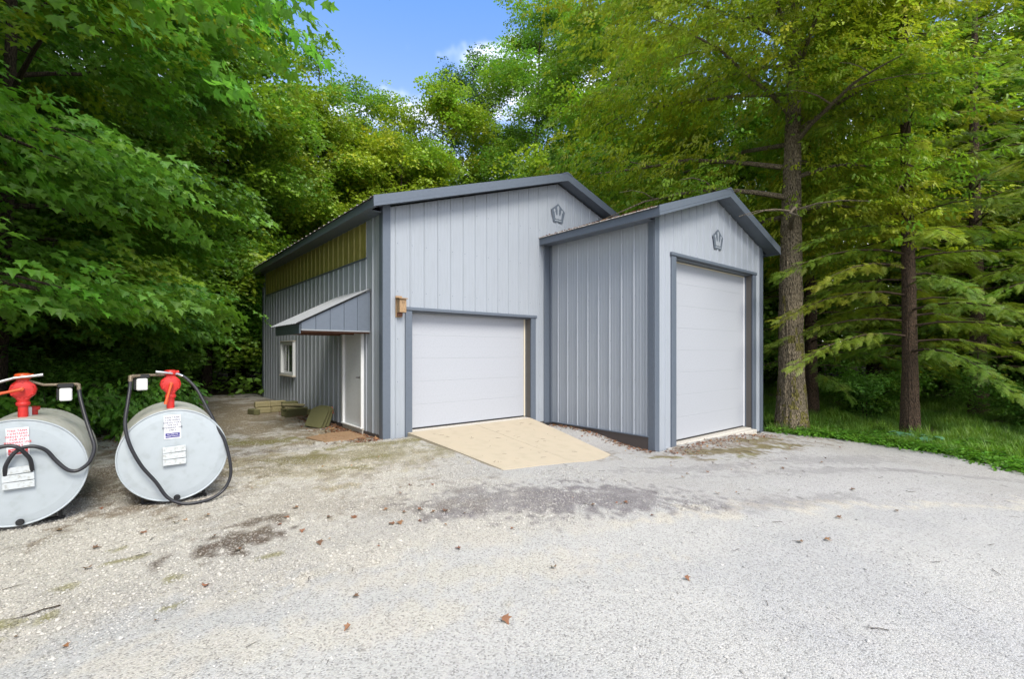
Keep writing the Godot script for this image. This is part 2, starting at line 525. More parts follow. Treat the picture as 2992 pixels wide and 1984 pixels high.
func grid_mesh(x0: float, x1: float, z0: float, z1: float, step: float, height: Callable, keep: Callable, colour: Callable) -> ArrayMesh:
	var nx := int((x1 - x0) / step) + 1
	var nz := int((z1 - z0) / step) + 1
	var at := PackedVector3Array()
	var col := PackedColorArray()
	var inside := PackedByteArray()
	var use_col := colour.is_valid()
	for j in nz:
		for i in nx:
			var x := x0 + i * step
			var z := z0 + j * step
			var k: bool = keep.call(x, z)
			inside.append(1 if k else 0)
			at.append(Vector3(x, height.call(x, z) if k else 0.0, z))
			if use_col:
				col.append(colour.call(x, z) if k else Color.WHITE)
	var nor := PackedVector3Array()
	nor.resize(at.size())
	for j in nz:
		for i in nx:
			var a := at[j * nx + maxi(i - 1, 0)].y - at[j * nx + mini(i + 1, nx - 1)].y
			var b := at[maxi(j - 1, 0) * nx + i].y - at[mini(j + 1, nz - 1) * nx + i].y
			nor[j * nx + i] = Vector3(a, 2 * step, b).normalized()
	var idx := PackedInt32Array()
	for j in nz - 1:
		for i in nx - 1:
			var p := j * nx + i
			if inside[p] and inside[p + 1] and inside[p + nx] and inside[p + nx + 1]:
				for k in [p, p + 1, p + nx, p + 1, p + nx + 1, p + nx]:
					idx.append(k)
	var a := []
	a.resize(Mesh.ARRAY_MAX)
	a[Mesh.ARRAY_VERTEX] = at
	a[Mesh.ARRAY_NORMAL] = nor
	if use_col:
		a[Mesh.ARRAY_COLOR] = col
	a[Mesh.ARRAY_INDEX] = idx
	var m := ArrayMesh.new()
	m.add_surface_from_arrays(Mesh.PRIMITIVE_TRIANGLES, a)
	return m

func on_drive(x: float, z: float) -> bool:
	return Geometry2D.is_point_in_polygon(Vector2(x + .12 * n2.get_noise_2d(x, z), z + .12 * n2.get_noise_2d(z, x)), drive)

func drive_y(x: float, z: float) -> float:
	return gy(x, z) + .012 * n2.get_noise_2d(x, z) + .01

func floor_y(x: float, z: float) -> float:
	var far := Vector2(x - 2, z).length()
	return gy(x, z) - .03 + (.12 * n1.get_noise_2d(x, z) if not Geometry2D.is_point_in_polygon(Vector2(x, z), drive) and (x > 10 or x < -4 or z < -12) else 0.0) + smoothstep(14, 60, far) * 2.5

func ground() -> void:
	var m := grid_mesh(-150, 150, -150, 150, 3.0, func(x, z): return gy(x, z) - .35 + smoothstep(14, 60, Vector2(x - 2, z).length()) * 2.5, func(x, z): return not (x > -23 and x < 32 and z > -29 and z < 17), func(_x, _z): return Color.WHITE)
	var g := part("ground", m, M.earth, self)
	g.set_meta("kind", "structure")
	var m2 := grid_mesh(-28, 38, -34, 22, .5, floor_y, func(x, z): return true, func(_x, _z): return Color.WHITE)
	var g2 := part("forest_floor", m2, M.earth, self)
	g2.set_meta("kind", "structure")
	var m3 := grid_mesh(-10.2, 9.7, -10.8, 12.8, .07, drive_y, on_drive, soil)
	var d := part("gravel_drive", m3, M.gravel, self)
	d.set_meta("kind", "structure")

# ------------------------------------------------------------------ the garage
const RIB := 0.3045
func profile(a: float, b: float) -> Array:
	var w := b - a
	var h := .019
	var r := [Vector2(a, h), Vector2(a + .010, h), Vector2(a + .024, 0)]
	for t in [.25, .5, .75]:
		var q: float = a + w * t
		r += [Vector2(q - .012, 0), Vector2(q - .006, .0035), Vector2(q + .006, .0035), Vector2(q + .012, 0)]
	r += [Vector2(b - .024, 0), Vector2(b - .010, h), Vector2(b, h)]
	return r

func clip(prof: Array, c: float, d: float) -> Array:
	var out := []
	for i in prof.size() - 1:
		var p: Vector2 = prof[i]
		var q: Vector2 = prof[i + 1]
		if p.x >= c - 1e-5 and p.x <= d + 1e-5:
			if out.is_empty() or out[-1].distance_to(p) > 1e-5:
				out.append(p)
		for e in [c, d]:
			if p.x < e - 1e-5 and q.x > e + 1e-5:
				out.append(p.lerp(q, (e - p.x) / (q.x - p.x)))
	var l: Vector2 = prof[-1]
	if l.x <= d + 1e-5:
		out.append(l)
	return out

func spans(c: float, d: float, bot: Callable, top: Callable, holes: Array) -> Array:
	# for the range c..d of a wall: [bottom, top] callables of u between the openings
	var mid := (c + d) * .5
	var here := holes.filter(func(o): return o[0] < mid and o[1] > mid)
	here.sort_custom(func(a, b): return a[2] < b[2])
	var r := []
	var lo := bot
	for o in here:
		var e: float = o[2]
		r.append([lo, func(_u): return e])
		var s: float = o[3]
		lo = func(_u): return s
	r.append([lo, top])
	return r.filter(func(k): return k[1].call(mid) - k[0].call(mid) > .01)

func cuts(c: float, d: float, holes: Array, extra := []) -> Array:
	var e := [c, d]
	for o in holes:
		for k in [o[0], o[1]]:
			if k > c + .002 and k < d - .002:
				e.append(k)
	for k in extra:
		if k > c + .002 and k < d - .002:
			e.append(k)
	e.sort()
	return e

func siding(parent: Node, called: String, m: Material, O: Vector3, U: Vector3, N: Vector3, u0: float, u1: float, phase: float, bot: Callable, top: Callable, holes: Array, extra := []) -> void:
	var k := floori((u0 - phase) / RIB)
	while phase + k * RIB < u1 - .001:
		var a := phase + k * RIB
		var b := a + RIB
		k += 1
		var prof := profile(a, b)
		var e := cuts(maxf(a, u0), minf(b, u1), holes, extra)
		var runs := []
		for i in e.size() - 1:
			runs.append(spans(e[i], e[i + 1], bot, top, holes))
		var apart: bool = runs.all(func(k): return k.size() > 1)      # an opening cuts the whole strip: two pieces
		var mbs := [MB.new(), MB.new(), MB.new()]
		for i in e.size() - 1:
			var pl := clip(prof, e[i], e[i + 1])
			for si in runs[i].size():
				var s: Array = runs[i][si]
				var mb: MB = mbs[si if apart else 0]
				for j in pl.size() - 1:
					var p: Vector2 = pl[j]
					var q: Vector2 = pl[j + 1]
					mb.quad(O + U * p.x + N * p.y + Vector3(0, s[0].call(p.x), 0), O + U * q.x + N * q.y + Vector3(0, s[0].call(q.x), 0), O + U * q.x + N * q.y + Vector3(0, s[1].call(q.x), 0), O + U * p.x + N * p.y + Vector3(0, s[1].call(p.x), 0), N)
		for mb in mbs:
			if mb.v.size() > 0:
				part(called, mb.mesh(), m, parent)

func core(parent: Node, O: Vector3, U: Vector3, N: Vector3, u0: float, u1: float, bot: Callable, top: Callable, holes: Array, extra := []) -> void:
	# the framed wall behind the steel: 0.14 m thick, closed, with the same openings
	var mb := MB.new()
	var e := cuts(u0, u1, holes, extra)
	for i in e.size() - 1:
		for s in spans(e[i], e[i + 1], bot, top, holes):
			var c := []
			for w in [-.004, -.144]:
				for q in [[e[i], 0], [e[i + 1], 0], [e[i + 1], 1], [e[i], 1]]:
					c.append(O + U * q[0] + N * w + Vector3(0, s[q[1]].call(q[0]), 0))
			mb.quad(c[0], c[1], c[2], c[3], N)
			mb.quad(c[4], c[5], c[6], c[7], -N)
			mb.quad(c[0], c[3], c[7], c[4], -U)
			mb.quad(c[1], c[2], c[6], c[5], U)
			mb.quad(c[0], c[1], c[5], c[4], Vector3.DOWN)
			mb.quad(c[3], c[2], c[6], c[7], Vector3.UP)
	part("wall_frame", mb.mesh(), M.inner, parent)

func bar(parent: Node, called: String, m: Material, a: Vector3, b: Vector3, bev := .004) -> MeshInstance3D:
	# a box between two corners
	var mb := MB.new()
	mb.box((a + b) * .5, (b - a).abs(), Basis.IDENTITY, bev)
	return part(called, mb.mesh(), m, parent)

func door_leaf(parent: Node, x0: float, x1: float, y0: float, y1: float, z: float, n: int) -> void:
	var d := Node3D.new()
	d.name = "garage_door"
	parent.add_child(d, true)
	var h := (y1 - y0) / n
	for i in n:
		var mb := MB.new()
		mb.box(Vector3((x0 + x1) / 2, y0 + h * (i + .5), z - .025), Vector3(x1 - x0, h - .001, .05), Basis.IDENTITY, .0016)
		part("door_section", mb.mesh(), M.door, d)
	bar(d, "bottom_seal", M.dark, Vector3(x0, y0 - .03, z - .045), Vector3(x1, y0 - .001, z - .005))

func emblem(parent: Node, at: Vector3) -> void:
	var e := Node3D.new()
	e.name = "emblem"
	parent.add_child(e, true)
	var mb := MB.new()
	var T := Transform3D(Basis.IDENTITY, at)
	mb.plate(PackedVector2Array([Vector2(0, .235), Vector2(.24, .06), Vector2(.155, -.225), Vector2(.03, -.225), Vector2(.0, -.205), Vector2(-.03, -.225), Vector2(-.155, -.225), Vector2(-.24, .06)]), T, .006)
	part("plate", mb.mesh(), M.trim, e)
	T.origin.z += .0065
	var cr := MB.new()
	cr.plate(PackedVector2Array([Vector2(-.105, -.13), Vector2(-.06, -.15), Vector2(0, -.135), Vector2(.06, -.15), Vector2(.105, -.13), Vector2(.13, .03), Vector2(.105, .03), Vector2(.07, -.05), Vector2(.045, -.06), Vector2(.024, -.03), Vector2(.022, .10), Vector2(-.022, .10), Vector2(-.024, -.03), Vector2(-.045, -.06), Vector2(-.07, -.05), Vector2(-.105, .03), Vector2(-.13, .03)]), T, .004)
	part("crown", cr.mesh(), M.siding, e)
	for s in [[0.0, .125, .036, .055], [-.128, .055, .03, .036], [.128, .055, .03, .036]]:
		var k := MB.new()
		var pts := PackedVector2Array()
		for i in 14:
			pts.append(Vector2(s[0] + s[2] * cos(TAU * i / 14), s[1] + s[3] * sin(TAU * i / 14)))
		k.plate(pts, T, .0045)
		part("knob", k.mesh(), M.siding, e)
	var b := MB.new()
	b.plate(PackedVector2Array([Vector2(-.11, -.19), Vector2(.11, -.19), Vector2(.11, -.168), Vector2(-.11, -.168)]), T, .004)
	part("bar", b.mesh(), M.siding, e)

func roof(parent: Node, x0: float, x1: float, z0: float, z1: float, eave: float, ridge: float, o: float, lift: float, front_o: float, back_o: float, left_soffit: bool, right_soffit: bool) -> void:
	# two slopes over walls x0..x1, z0 (back) .. z1 (front)
	var xm := (x0 + x1) * .5
	var rise := (ridge - eave) / (xm - x0)
	var zb := z0 - back_o
	var zf := z1 + front_o
	var th := .15
	for s in [-1.0, 1.0]:
		var xe: float = (x0 - o) if s < 0 else (x1 + o)
		var ye := eave - o * rise + lift
		var yr := ridge + lift
		var dir := Vector3(xm - xe, yr - ye, 0)
		var nrm := Vector3(-(yr - ye) * signf(xm - xe), absf(xm - xe), 0).normalized()
		# roof sheets, ribs running down the slope
		var z := zb + .02
		while z < zf - .05:
			var ze := minf(z + .9135, zf - .02)
			var mb := MB.new()
			var a := z
			while a < ze - .01:
				var pr := profile(a, minf(a + RIB, ze))
				for j in pr.size() - 1:
					var p: Vector2 = pr[j]
					var q: Vector2 = pr[j + 1]
					var b0 := Vector3(xe, ye + th + .005, 0) + nrm * .004 - dir.normalized() * .03
					var b1 := Vector3(xm, yr + th + .005, 0) + nrm * .004
					mb.quad(b0 + nrm * p.y + Vector3(0, 0, p.x), b0 + nrm * q.y + Vector3(0, 0, q.x), b1 + nrm * q.y + Vector3(0, 0, q.x), b1 + nrm * p.y + Vector3(0, 0, p.x), nrm)
					mb.quad(b0 + nrm * p.y + Vector3(0, 0, p.x), b0 + nrm * q.y + Vector3(0, 0, q.x), b0 + Vector3(0, 0, q.x) - nrm * .003, b0 + Vector3(0, 0, p.x) - nrm * .003, -dir)
				a += RIB
			part("roof_sheet", mb.mesh(), M.roof, parent)
			z = ze
		# eave fascia
		bar(parent, "eave_fascia", M.trim, Vector3(xe, ye, zb), Vector3(xe + .02 * -s, ye + th, zf - .024))
		bar(parent, "eave_lip", M.trim, Vector3(xe + .008 * s, ye - .012, zb), Vector3(xe + .06 * -s, ye - .001, zf - .024))
		# front rake: fascia boards of vertical face, with a lip below
		for e in [[zf, 1.0], [zb, -1.0]]:
			var zc: float = e[0]
			var dz: float = -.022 * e[1]
			for r in [["rake_fascia", .045, th + .03, 0.0], ["rake_lip", -.012, .042, .008]]:
				var mb := MB.new()
				var c := []
				for w in [zc + r[3] * e[1], zc + dz]:
					c.append(Vector3(xe - .004 * -s, ye + r[1], w))
					c.append(Vector3(xm, yr + r[1], w))
					c.append(Vector3(xm, yr + r[2], w))
					c.append(Vector3(xe - .004 * -s, ye + r[2], w))
				mb.quad(c[0], c[1], c[2], c[3], Vector3(0, 0, e[1]))
				mb.quad(c[4], c[5], c[6], c[7], Vector3(0, 0, -e[1]))
				mb.quad(c[3], c[2], c[6], c[7], Vector3.UP)
				mb.quad(c[0], c[1], c[5], c[4], Vector3.DOWN)
				mb.quad(c[0], c[3], c[7], c[4], Vector3(s, 0, 0))
				part(r[0], mb.mesh(), M.trim, parent)
		# rake top flashing lying on the sheets
		var fl := MB.new()
		var f0 := Vector3(xe, ye + th + .03, 0) + nrm * .004
		var f1 := Vector3(xm, yr + th + .03, 0) + nrm * .004
		fl.quad(f0 + Vector3(0, 0, zf), f0 + Vector3(0, 0, zf - .14), f1 + Vector3(0, 0, zf - .14), f1 + Vector3(0, 0, zf), nrm)
		part("rake_flashing", fl.mesh(), M.trim, parent)
		# sloped soffit panels under the front rake
		var n := maxi(4, int(dir.length() / .3))
		for i in n:
			var t0 := (i + .012) / n
			var t1 := (i + .988) / n
			var mb := MB.new()
			var q0 := Vector3(xe, ye + .02, 0) + dir * t0
			var q1 := Vector3(xe, ye + .02, 0) + dir * t1
			for w in [0.0, .01]:
				mb.quad(q0 + Vector3(0, w, zf - .025), q1 + Vector3(0, w, zf - .025), q1 + Vector3(0, w, z1 + .0), q0 + Vector3(0, w, z1 + .0), Vector3.DOWN if w == 0.0 else Vector3.UP)
			part("soffit_panel", mb.mesh(), M.trim, parent)
		# level soffit under the eave
		var want := left_soffit if s < 0 else right_soffit
		var inner: float = x0 if s < 0 else x1
		if want:
			var m := int((z1 - zb) / .3)
			for i in m:
				var a := zb + (z1 - zb) * (i + .012) / m
				var b := zb + (z1 - zb) * (i + .988) / m
				bar(parent, "soffit_panel", M.trim, Vector3(xe + .022 * -s, ye + .012, a), Vector3(inner + .03 * -s, ye + .022, b), 0.0)
		else:
			bar(parent, "soffit_panel", M.trim, Vector3(xe + .022 * -s, ye + .012, zb), Vector3(inner, ye + .022, z1), 0.0)
	var cap := MB.new()
	for s in [-1.0, 1.0]:
		var nr := Vector3(s * rise, 1, 0).normalized()
		var top := Vector3(xm, ridge + lift + th + .045, 0)
		var low := top + Vector3(s * .16, -.16 * rise - .004, 0)
		cap.quad(top + Vector3(0, 0, zb), top + Vector3(0, 0, zf + .01), low + Vector3(0, 0, zf + .01), low + Vector3(0, 0, zb), nr)
		cap.quad(top + Vector3(0, 0, zf + .01), low + Vector3(0, 0, zf + .01), low + Vector3(0, -.03, zf + .01), top + Vector3(0, -.03, zf + .01), Vector3.BACK)
	part("ridge_cap", cap.mesh(), M.trim, parent)

const MW := 9.1
const MD := 9.2
const AX := 4.256
const AF := 2.91
func garage() -> void:
	var b := thing("garage_building", "grey ribbed-steel garage with a low wing door and a tall gabled bay", "garage")
	var mtop := func(u): return 4.36 + (1.0 - absf(u - MW / 2) / (MW / 2)) * 1.47
	var atop := func(u): return 4.36 + (1.0 - absf(u - (AX + MW) / 2) / ((MW - AX) / 2)) * .82
	var flat := func(h): return func(_u): return h
	# --- main front wall (faces +z)
	var d1 := [.572, 3.64, -1.0, 2.50]
	siding(b, "siding_panel", M.siding, Vector3.ZERO, Vector3.RIGHT, Vector3.BACK, .11, AX - .01, .245, flat.call(.06), mtop, [d1])
	siding(b, "siding_panel", M.siding, Vector3.ZERO, Vector3.RIGHT, Vector3.BACK, AX - .01, MW - .02, .245, flat.call(4.2), mtop, [], [MW / 2])
	core(b, Vector3.ZERO, Vector3.RIGHT, Vector3.BACK, .0, MW, flat.call(-.5), mtop, [d1, [AX + .3, MW - .3, -1.0, 4.0]], [MW / 2])
	# --- left wall (faces -x), u runs along -z
	var dr := [.89, 1.95, -1.0, 2.18]
	var wn := [5.53, 6.80, 1.06, 2.0]
	var yl := [.75, 8.70, 3.55, 4.24]
	siding(b, "siding_panel", M.siding, Vector3.ZERO, Vector3.FORWARD, Vector3.LEFT, .11, MD - .1, .461, flat.call(.16), flat.call(4.34), [dr, wn, yl])
	siding(b, "skylight_panel", M.yellow, Vector3(-.004, 0, 0), Vector3.FORWARD, Vector3.LEFT, .75, 8.70, .461, flat.call(3.565), flat.call(4.26), [])
	bar(b, "skylight_trim", M.trim, Vector3(-.03, 3.53, -8.72), Vector3(0, 3.563, -.73))
	core(b, Vector3.ZERO, Vector3.FORWARD, Vector3.LEFT, .15, MD, flat.call(-.4), flat.call(4.34), [dr, wn, [.75, 8.7, 3.57, 4.22]])
	bar(b, "base_trim", M.board, Vector3(-.02, -.25, -.89), Vector3(.0, .155, -.09))
	bar(b, "base_trim", M.board, Vector3(-.02, -.25, -MD), Vector3(.0, .155, -1.95))
	# --- back and right walls
	siding(b, "siding_panel", M.siding, Vector3(0, 0, -MD), Vector3.RIGHT, Vector3.FORWARD, 0, MW, .245, flat.call(.0), mtop, [], [MW / 2])
	core(b, Vector3(0, 0, -MD), Vector3.RIGHT, Vector3.FORWARD, 0, MW, flat.call(-.4), mtop, [], [MW / 2])
	siding(b, "siding_panel", M.siding, Vector3(MW, 0, 0), Vector3.FORWARD, Vector3.RIGHT, -AF + .11, MD - .1, .461, flat.call(-.3), flat.call(4.34), [])
	core(b, Vector3(MW, 0, 0), Vector3.FORWARD, Vector3.RIGHT, -AF + .15, MD - .15, flat.call(-.7), flat.call(4.34), [])
	# --- annex side wall (faces -x): u along +z
	siding(b, "siding_panel", M.siding, Vector3(AX, 0, 0), Vector3.BACK, Vector3.LEFT, .09, AF - .11, .293, flat.call(.05), flat.call(4.38), [])
	core(b, Vector3(AX, 0, 0), Vector3.BACK, Vector3.LEFT, .005, AF - .15, flat.call(-.6), flat.call(4.36), [])
	bar(b, "skirt_board", M.board, Vector3(AX - .025, -.6, .02), Vector3(AX - .002, .035, AF - .10))
	bar(b, "base_trim", M.trim, Vector3(AX - .045, .032, .09), Vector3(AX + .0, .055, AF - .105))
	# --- annex front wall (faces +z)
	var d2 := [4.985, 8.53, -1.0, 3.66]
	siding(b, "siding_panel", M.siding, Vector3(0, 0, AF), Vector3.RIGHT, Vector3.BACK, AX + .11, MW - .11, 4.618, flat.call(-.32), atop, [d2], [(AX + MW) / 2])
	core(b, Vector3(0, 0, AF), Vector3.RIGHT, Vector3.BACK, AX, MW, flat.call(-.7), atop, [d2], [(AX + MW) / 2])
	# --- rows of screw heads on the ribs, too small to pick apart
	var sc := MB.new()
	for yy in [.35, 1.15, 1.95, 2.85, 3.75, 4.6]:
		var u := .245 + .035
		while u < MW:
			if not (u > .55 and u < 3.66 and yy < 2.55) and u < AX - .1 and yy < mtop.call(u) - .1:
				sc.box(Vector3(u, yy, .003), Vector3(.013, .013, .007), Basis.IDENTITY, .003)
			u += RIB
		u = 4.618 + .035
		while u < MW - .15:
			if not (u > 4.95 and u < 8.55 and yy < 3.7) and yy < atop.call(u) - .1:
				sc.box(Vector3(u, yy, AF + .003), Vector3(.013, .013, .007), Basis.IDENTITY, .003)
			u += RIB
		u = .293 + .035
		while u < AF - .15 and yy < 4.0:
			sc.box(Vector3(AX - .003, yy, u), Vector3(.007, .013, .013), Basis.IDENTITY, .003)
			u += RIB
		u = .461 + .035
		while u < MD - .15 and yy < 3.4:
			if not (u > .85 and u < 2.0 and yy < 2.2) and not (u > 5.5 and u < 6.85 and yy > 1.0 and yy < 2.05):
				sc.box(Vector3(-.003, yy, -u), Vector3(.007, .013, .013), Basis.IDENTITY, .003)
			u += RIB
	part("screws", sc.mesh(), M.trim, b).set_meta("kind", "stuff")
	# --- corner trims: folded steel, one L each
	for c in [[0.0, 0.0, -1, 1, .0, 4.42], [AX, AF, -1, 1, -.45, 4.47], [MW, AF, 1, 1, -.55, 4.47], [0.0, -MD, -1, -1, -.1, 4.42]]:
		var mb := MB.new()
		var y0: float = c[4]
		var y1: float = c[5]
		var hh := y1 - y0
		mb.box(Vector3(c[0] + c[2] * .015 - c[2] * .065, (y0 + y1) / 2, c[1] + c[3] * .014), Vector3(.155, hh, .028), Basis.IDENTITY, .006)
		mb.box(Vector3(c[0] + c[2] * .014, (y0 + y1) / 2, c[1] - c[3] * .066), Vector3(.028, hh, .13), Basis.IDENTITY, .006)
		part("corner_trim", mb.mesh(), M.trim, b)
	# inside corner and downpipe-like trim where the bay meets the wing
	var ic := MB.new()
	ic.box(Vector3(AX - .10, 2.2, .016), Vector3(.19, 4.5, .03), Basis.IDENTITY, .006)
	ic.box(Vector3(AX - .014, 2.2, .062), Vector3(.028, 4.5, .06), Basis.IDENTITY, .006)
	part("corner_trim", ic.mesh(), M.trim, b)
	bar(b, "trim_foot", M.dark, Vector3(AX - .42, -.06, .03), Vector3(AX - .03, .03, .16), .02)
	# --- low door
	var r := .2
	for s in [[.428, .572], [3.64, 3.785]]:
		bar(b, "door_trim", M.trim, Vector3(s[0], -.05, -.02), Vector3(s[1], 2.50, .034), .006)
	bar(b, "door_jamb", M.trim, Vector3(.545, .0, -r), Vector3(.570, 2.5, -.021))
	bar(b, "door_jamb", M.trim, Vector3(3.642, .0, -r), Vector3(3.667, 2.5, -.021))
	bar(b, "door_stop", M.cream, Vector3(3.60, .2, -r + .001), Vector3(3.64, 2.48, -r + .02))
	bar(b, "door_stop", M.cream, Vector3(.572, .2, -r + .001), Vector3(.60, 2.48, -r + .02))
	bar(b, "door_header", M.trim, Vector3(.40, 2.501, -.02), Vector3(3.81, 2.565, .055), .008)
	bar(b, "door_header", M.trim, Vector3(.57, 2.48, -r), Vector3(3.64, 2.50, -.021))
	door_leaf(b, .574, 3.638, .215, 2.50, -r, 5)
	bar(b, "floor_slab", M.concrete, Vector3(.15, -.3, -MD + .16), Vector3(MW - .16, .18, -.16), .02)
	bar(b, "threshold", M.concrete, Vector3(.574, -.3, -.159), Vector3(3.638, .178, .018), .012)
	# --- tall door
	for s in [[4.815, 4.985], [8.53, 8.70]]:
		bar(b, "door_trim", M.trim, Vector3(s[0], -.5, AF - .02), Vector3(s[1], 3.66, AF + .034), .006)
	bar(b, "door_jamb", M.trim, Vector3(4.957, -.5, AF - r), Vector3(4.983, 3.66, AF - .021))
	bar(b, "door_jamb", M.trim, Vector3(8.532, -.5, AF - r), Vector3(8.558, 3.66, AF - .021))
	bar(b, "door_stop", M.white, Vector3(8.485, -.18, AF - r + .001), Vector3(8.53, 3.63, AF - r + .02))
	bar(b, "door_stop", M.cream, Vector3(4.986, 3.605, AF - r + .001), Vector3(8.484, 3.635, AF - r + .02))
	bar(b, "door_header", M.trim, Vector3(4.79, 3.661, AF - .02), Vector3(8.72, 3.73, AF + .055), .008)
	bar(b, "door_header", M.trim, Vector3(4.984, 3.64, AF - r), Vector3(8.53, 3.66, AF - .021))
	door_leaf(b, 4.987, 8.528, -.16, 3.66, AF - r, 8)
	bar(b, "floor_slab", M.concrete, Vector3(AX + .16, -.6, .01), Vector3(MW - .16, -.20, AF - .01), .02)
	# broken pale stones along the tall door's sill
	var x := 5.0
	while x < 8.5:
		var w := rng.randf_range(.25, .6)
		bar(b, "sill_stone", M.concrete, Vector3(x, -.4, AF - .005), Vector3(minf(x + w - .015, 8.52), -.205 - rng.randf_range(0, .02), AF + rng.randf_range(.10, .17)), .018)
		x += w
	# --- roofs
	roof(b, 0, MW, -MD, 0, 4.30, 5.77, .33, .07, .33, .33, true, false)
	roof(b, AX, MW, 0.0, AF, 4.25, 5.06, .34, .11, .33, 0.0, true, false)
	emblem(b, Vector3(4.53, 5.105, .021))
	emblem(b, Vector3(6.73, 4.27, AF + .021))
	# --- person door on the left wall
	var pd := Node3D.new()
	pd.name = "entry_door"
	b.add_child(pd, true)
	var fm := MB.new()
	fm.box(Vector3(-.012, 1.19, -.925), Vector3(.09, 1.98, .07), Basis.IDENTITY, .005)
	fm.box(Vector3(-.012, 1.19, -1.915), Vector3(.09, 1.98, .07), Basis.IDENTITY, .005)
	fm.box(Vector3(-.012, 2.145, -1.42), Vector3(.09, .07, .918), Basis.IDENTITY, .005)
	part("door_frame", fm.mesh(), M.white, pd)
	bar(pd, "door_leaf", M.leafdoor, Vector3(-.012, .215, -1.872), Vector3(.03, 2.106, -.968), .006)
	bar(pd, "threshold", M.white, Vector3(-.07, .185, -1.95), Vector3(.06, .212, -.89), .005)
	var hd := MB.new()
	hd.lathe(Vector3(-.012, 1.20, -1.03), Vector3.LEFT, [Vector2(0, .03), Vector2(.012, .03), Vector2(.014, .012), Vector2(.05, .012), Vector2(.05, 0)], 16)
	hd.tube([Vector3(-.055, 1.20, -1.03), Vector3(-.06, 1.20, -1.08), Vector3(-.057, 1.195, -1.15)], [.010, .010, .008], 8)
	part("door_handle", hd.mesh(), M.dark, pd)
	var kb := MB.new()
	kb.lathe(Vector3(-.012, 1.33, -1.03), Vector3.LEFT, [Vector2(0, .028), Vector2(.012, .026), Vector2(.014, 0)], 16)
	part("deadbolt", kb.mesh(), M.steel, pd)
	bar(b, "foundation", M.concrete, Vector3(-.035, -.3, -1.96), Vector3(.1, .183, -.88), .01)
	# --- window
	var wd := Node3D.new()
	wd.name = "window"
	b.add_child(wd, true)
	var wf := MB.new()
	for q in [[5.53, 5.59, 1.06, 2.0], [6.74, 6.80, 1.06, 2.0], [5.591, 6.739, 1.94, 2.0], [5.591, 6.739, 1.06, 1.12]]:
		wf.box(Vector3(-.02, (q[2] + q[3]) / 2, -(q[0] + q[1]) / 2), Vector3(.10, q[3] - q[2], q[1] - q[0]), Basis.IDENTITY, .004)
	part("window_frame", wf.mesh(), M.white, wd)
	bar(wd, "window_sill", M.cream, Vector3(-.095, 1.03, -6.83), Vector3(.0, 1.058, -5.50))
	bar(wd, "drip_cap", M.cream, Vector3(-.085, 2.003, -6.83), Vector3(.0, 2.025, -5.50))
	for q in [[5.592, 6.18, .0], [6.15, 6.738, .022]]:
		var sh := Node3D.new()
		sh.name = "sash"
		wd.add_child(sh, true)
		var sm := MB.new()
		for k in [[q[0], q[0] + .04, 1.121, 1.939], [q[1] - .04, q[1], 1.121, 1.939], [q[0] + .041, q[1] - .041, 1.90, 1.939], [q[0] + .041, q[1] - .041, 1.121, 1.16]]:
			sm.box(Vector3(-.01 + q[2], (k[2] + k[3]) / 2, -(k[0] + k[1]) / 2), Vector3(.02, k[3] - k[2], k[1] - k[0]), Basis.IDENTITY, .003)
		sh.add_child(MeshInstance3D.new())
		var first: MeshInstance3D = sh.get_child(0)
		first.name = "sash_frame"
		first.mesh = sm.mesh()
		first.material_override = M.white
		bar(sh, "pane", M.glass, Vector3(-.012 + q[2], 1.16, -q[1] + .04), Vector3(-.008 + q[2], 1.90, -q[0] - .04), 0.0)
	# --- awning over the person door
	var aw := Node3D.new()
	aw.name = "door_awning"
	b.add_child(aw, true)
	var ox := -1.29
	var zn := -.53
	var zf := -2.15
	var sl := func(xx): return lerpf(2.90, 2.22, xx / ox)
	for i in 2:
		var mb := MB.new()
		var za := zn + .06 - i * .86
		var ze := za - .86 if i == 0 else zf - .06
		var nr := Vector3(-.68, 1.29, 0).normalized()
		var a := za
		while a > ze + .01:
			var pr := profile(0, minf(.15, a - ze))
			for j in pr.size() - 1:
				var p: Vector2 = pr[j]
				var q: Vector2 = pr[j + 1]
				var b0 := Vector3(ox - .09, sl.call(ox - .09) + .03, 0)
				var b1 := Vector3(-.02, sl.call(-.02) + .03, 0)
				mb.quad(b0 + nr * p.y * .7 + Vector3(0, 0, a - p.x), b0 + nr * q.y * .7 + Vector3(0, 0, a - q.x), b1 + nr * q.y * .7 + Vector3(0, 0, a - q.x), b1 + nr * p.y * .7 + Vector3(0, 0, a - p.x), nr)
			a -= .15
		part("roof_sheet", mb.mesh(), M.awning, aw)
	for zz in [zn, zf]:
		var xx := -.03
		while xx > ox + .01:
			var xe := maxf(xx - .2536, ox)
			var mb := MB.new()
			var o: float = 1.0 if zz == zn else -1.0
			for w in [0.0, -.012 * o]:
				mb.quad(Vector3(xx, 2.11, zz + w), Vector3(xe + .022, 2.11, zz + w), Vector3(xe + .022, sl.call(xe + .022), zz + w), Vector3(xx, sl.call(xx), zz + w), Vector3(0, 0, o if w == 0.0 else -o))
			for k in [[xe, xe + .008, 0.0, .014], [xe + .008, xe + .016, .014, .014], [xe + .016, xe + .022, .014, 0.0]]:
				mb.quad(Vector3(k[0], 2.11, zz + k[2] * o), Vector3(k[1], 2.11, zz + k[3] * o), Vector3(k[1], sl.call(k[1]), zz + k[3] * o), Vector3(k[0], sl.call(k[0]), zz + k[2] * o), Vector3(0, 0, o))
			part("end_panel", mb.mesh(), M.trim, aw)
			xx = xe
		bar(aw, "bottom_trim", M.awning, Vector3(ox, 2.085, zz - .02), Vector3(-.03, 2.109, zz + .022))
	bar(aw, "fascia", M.trim, Vector3(ox - .02, 2.03, zf), Vector3(ox, 2.21, zn - .013))
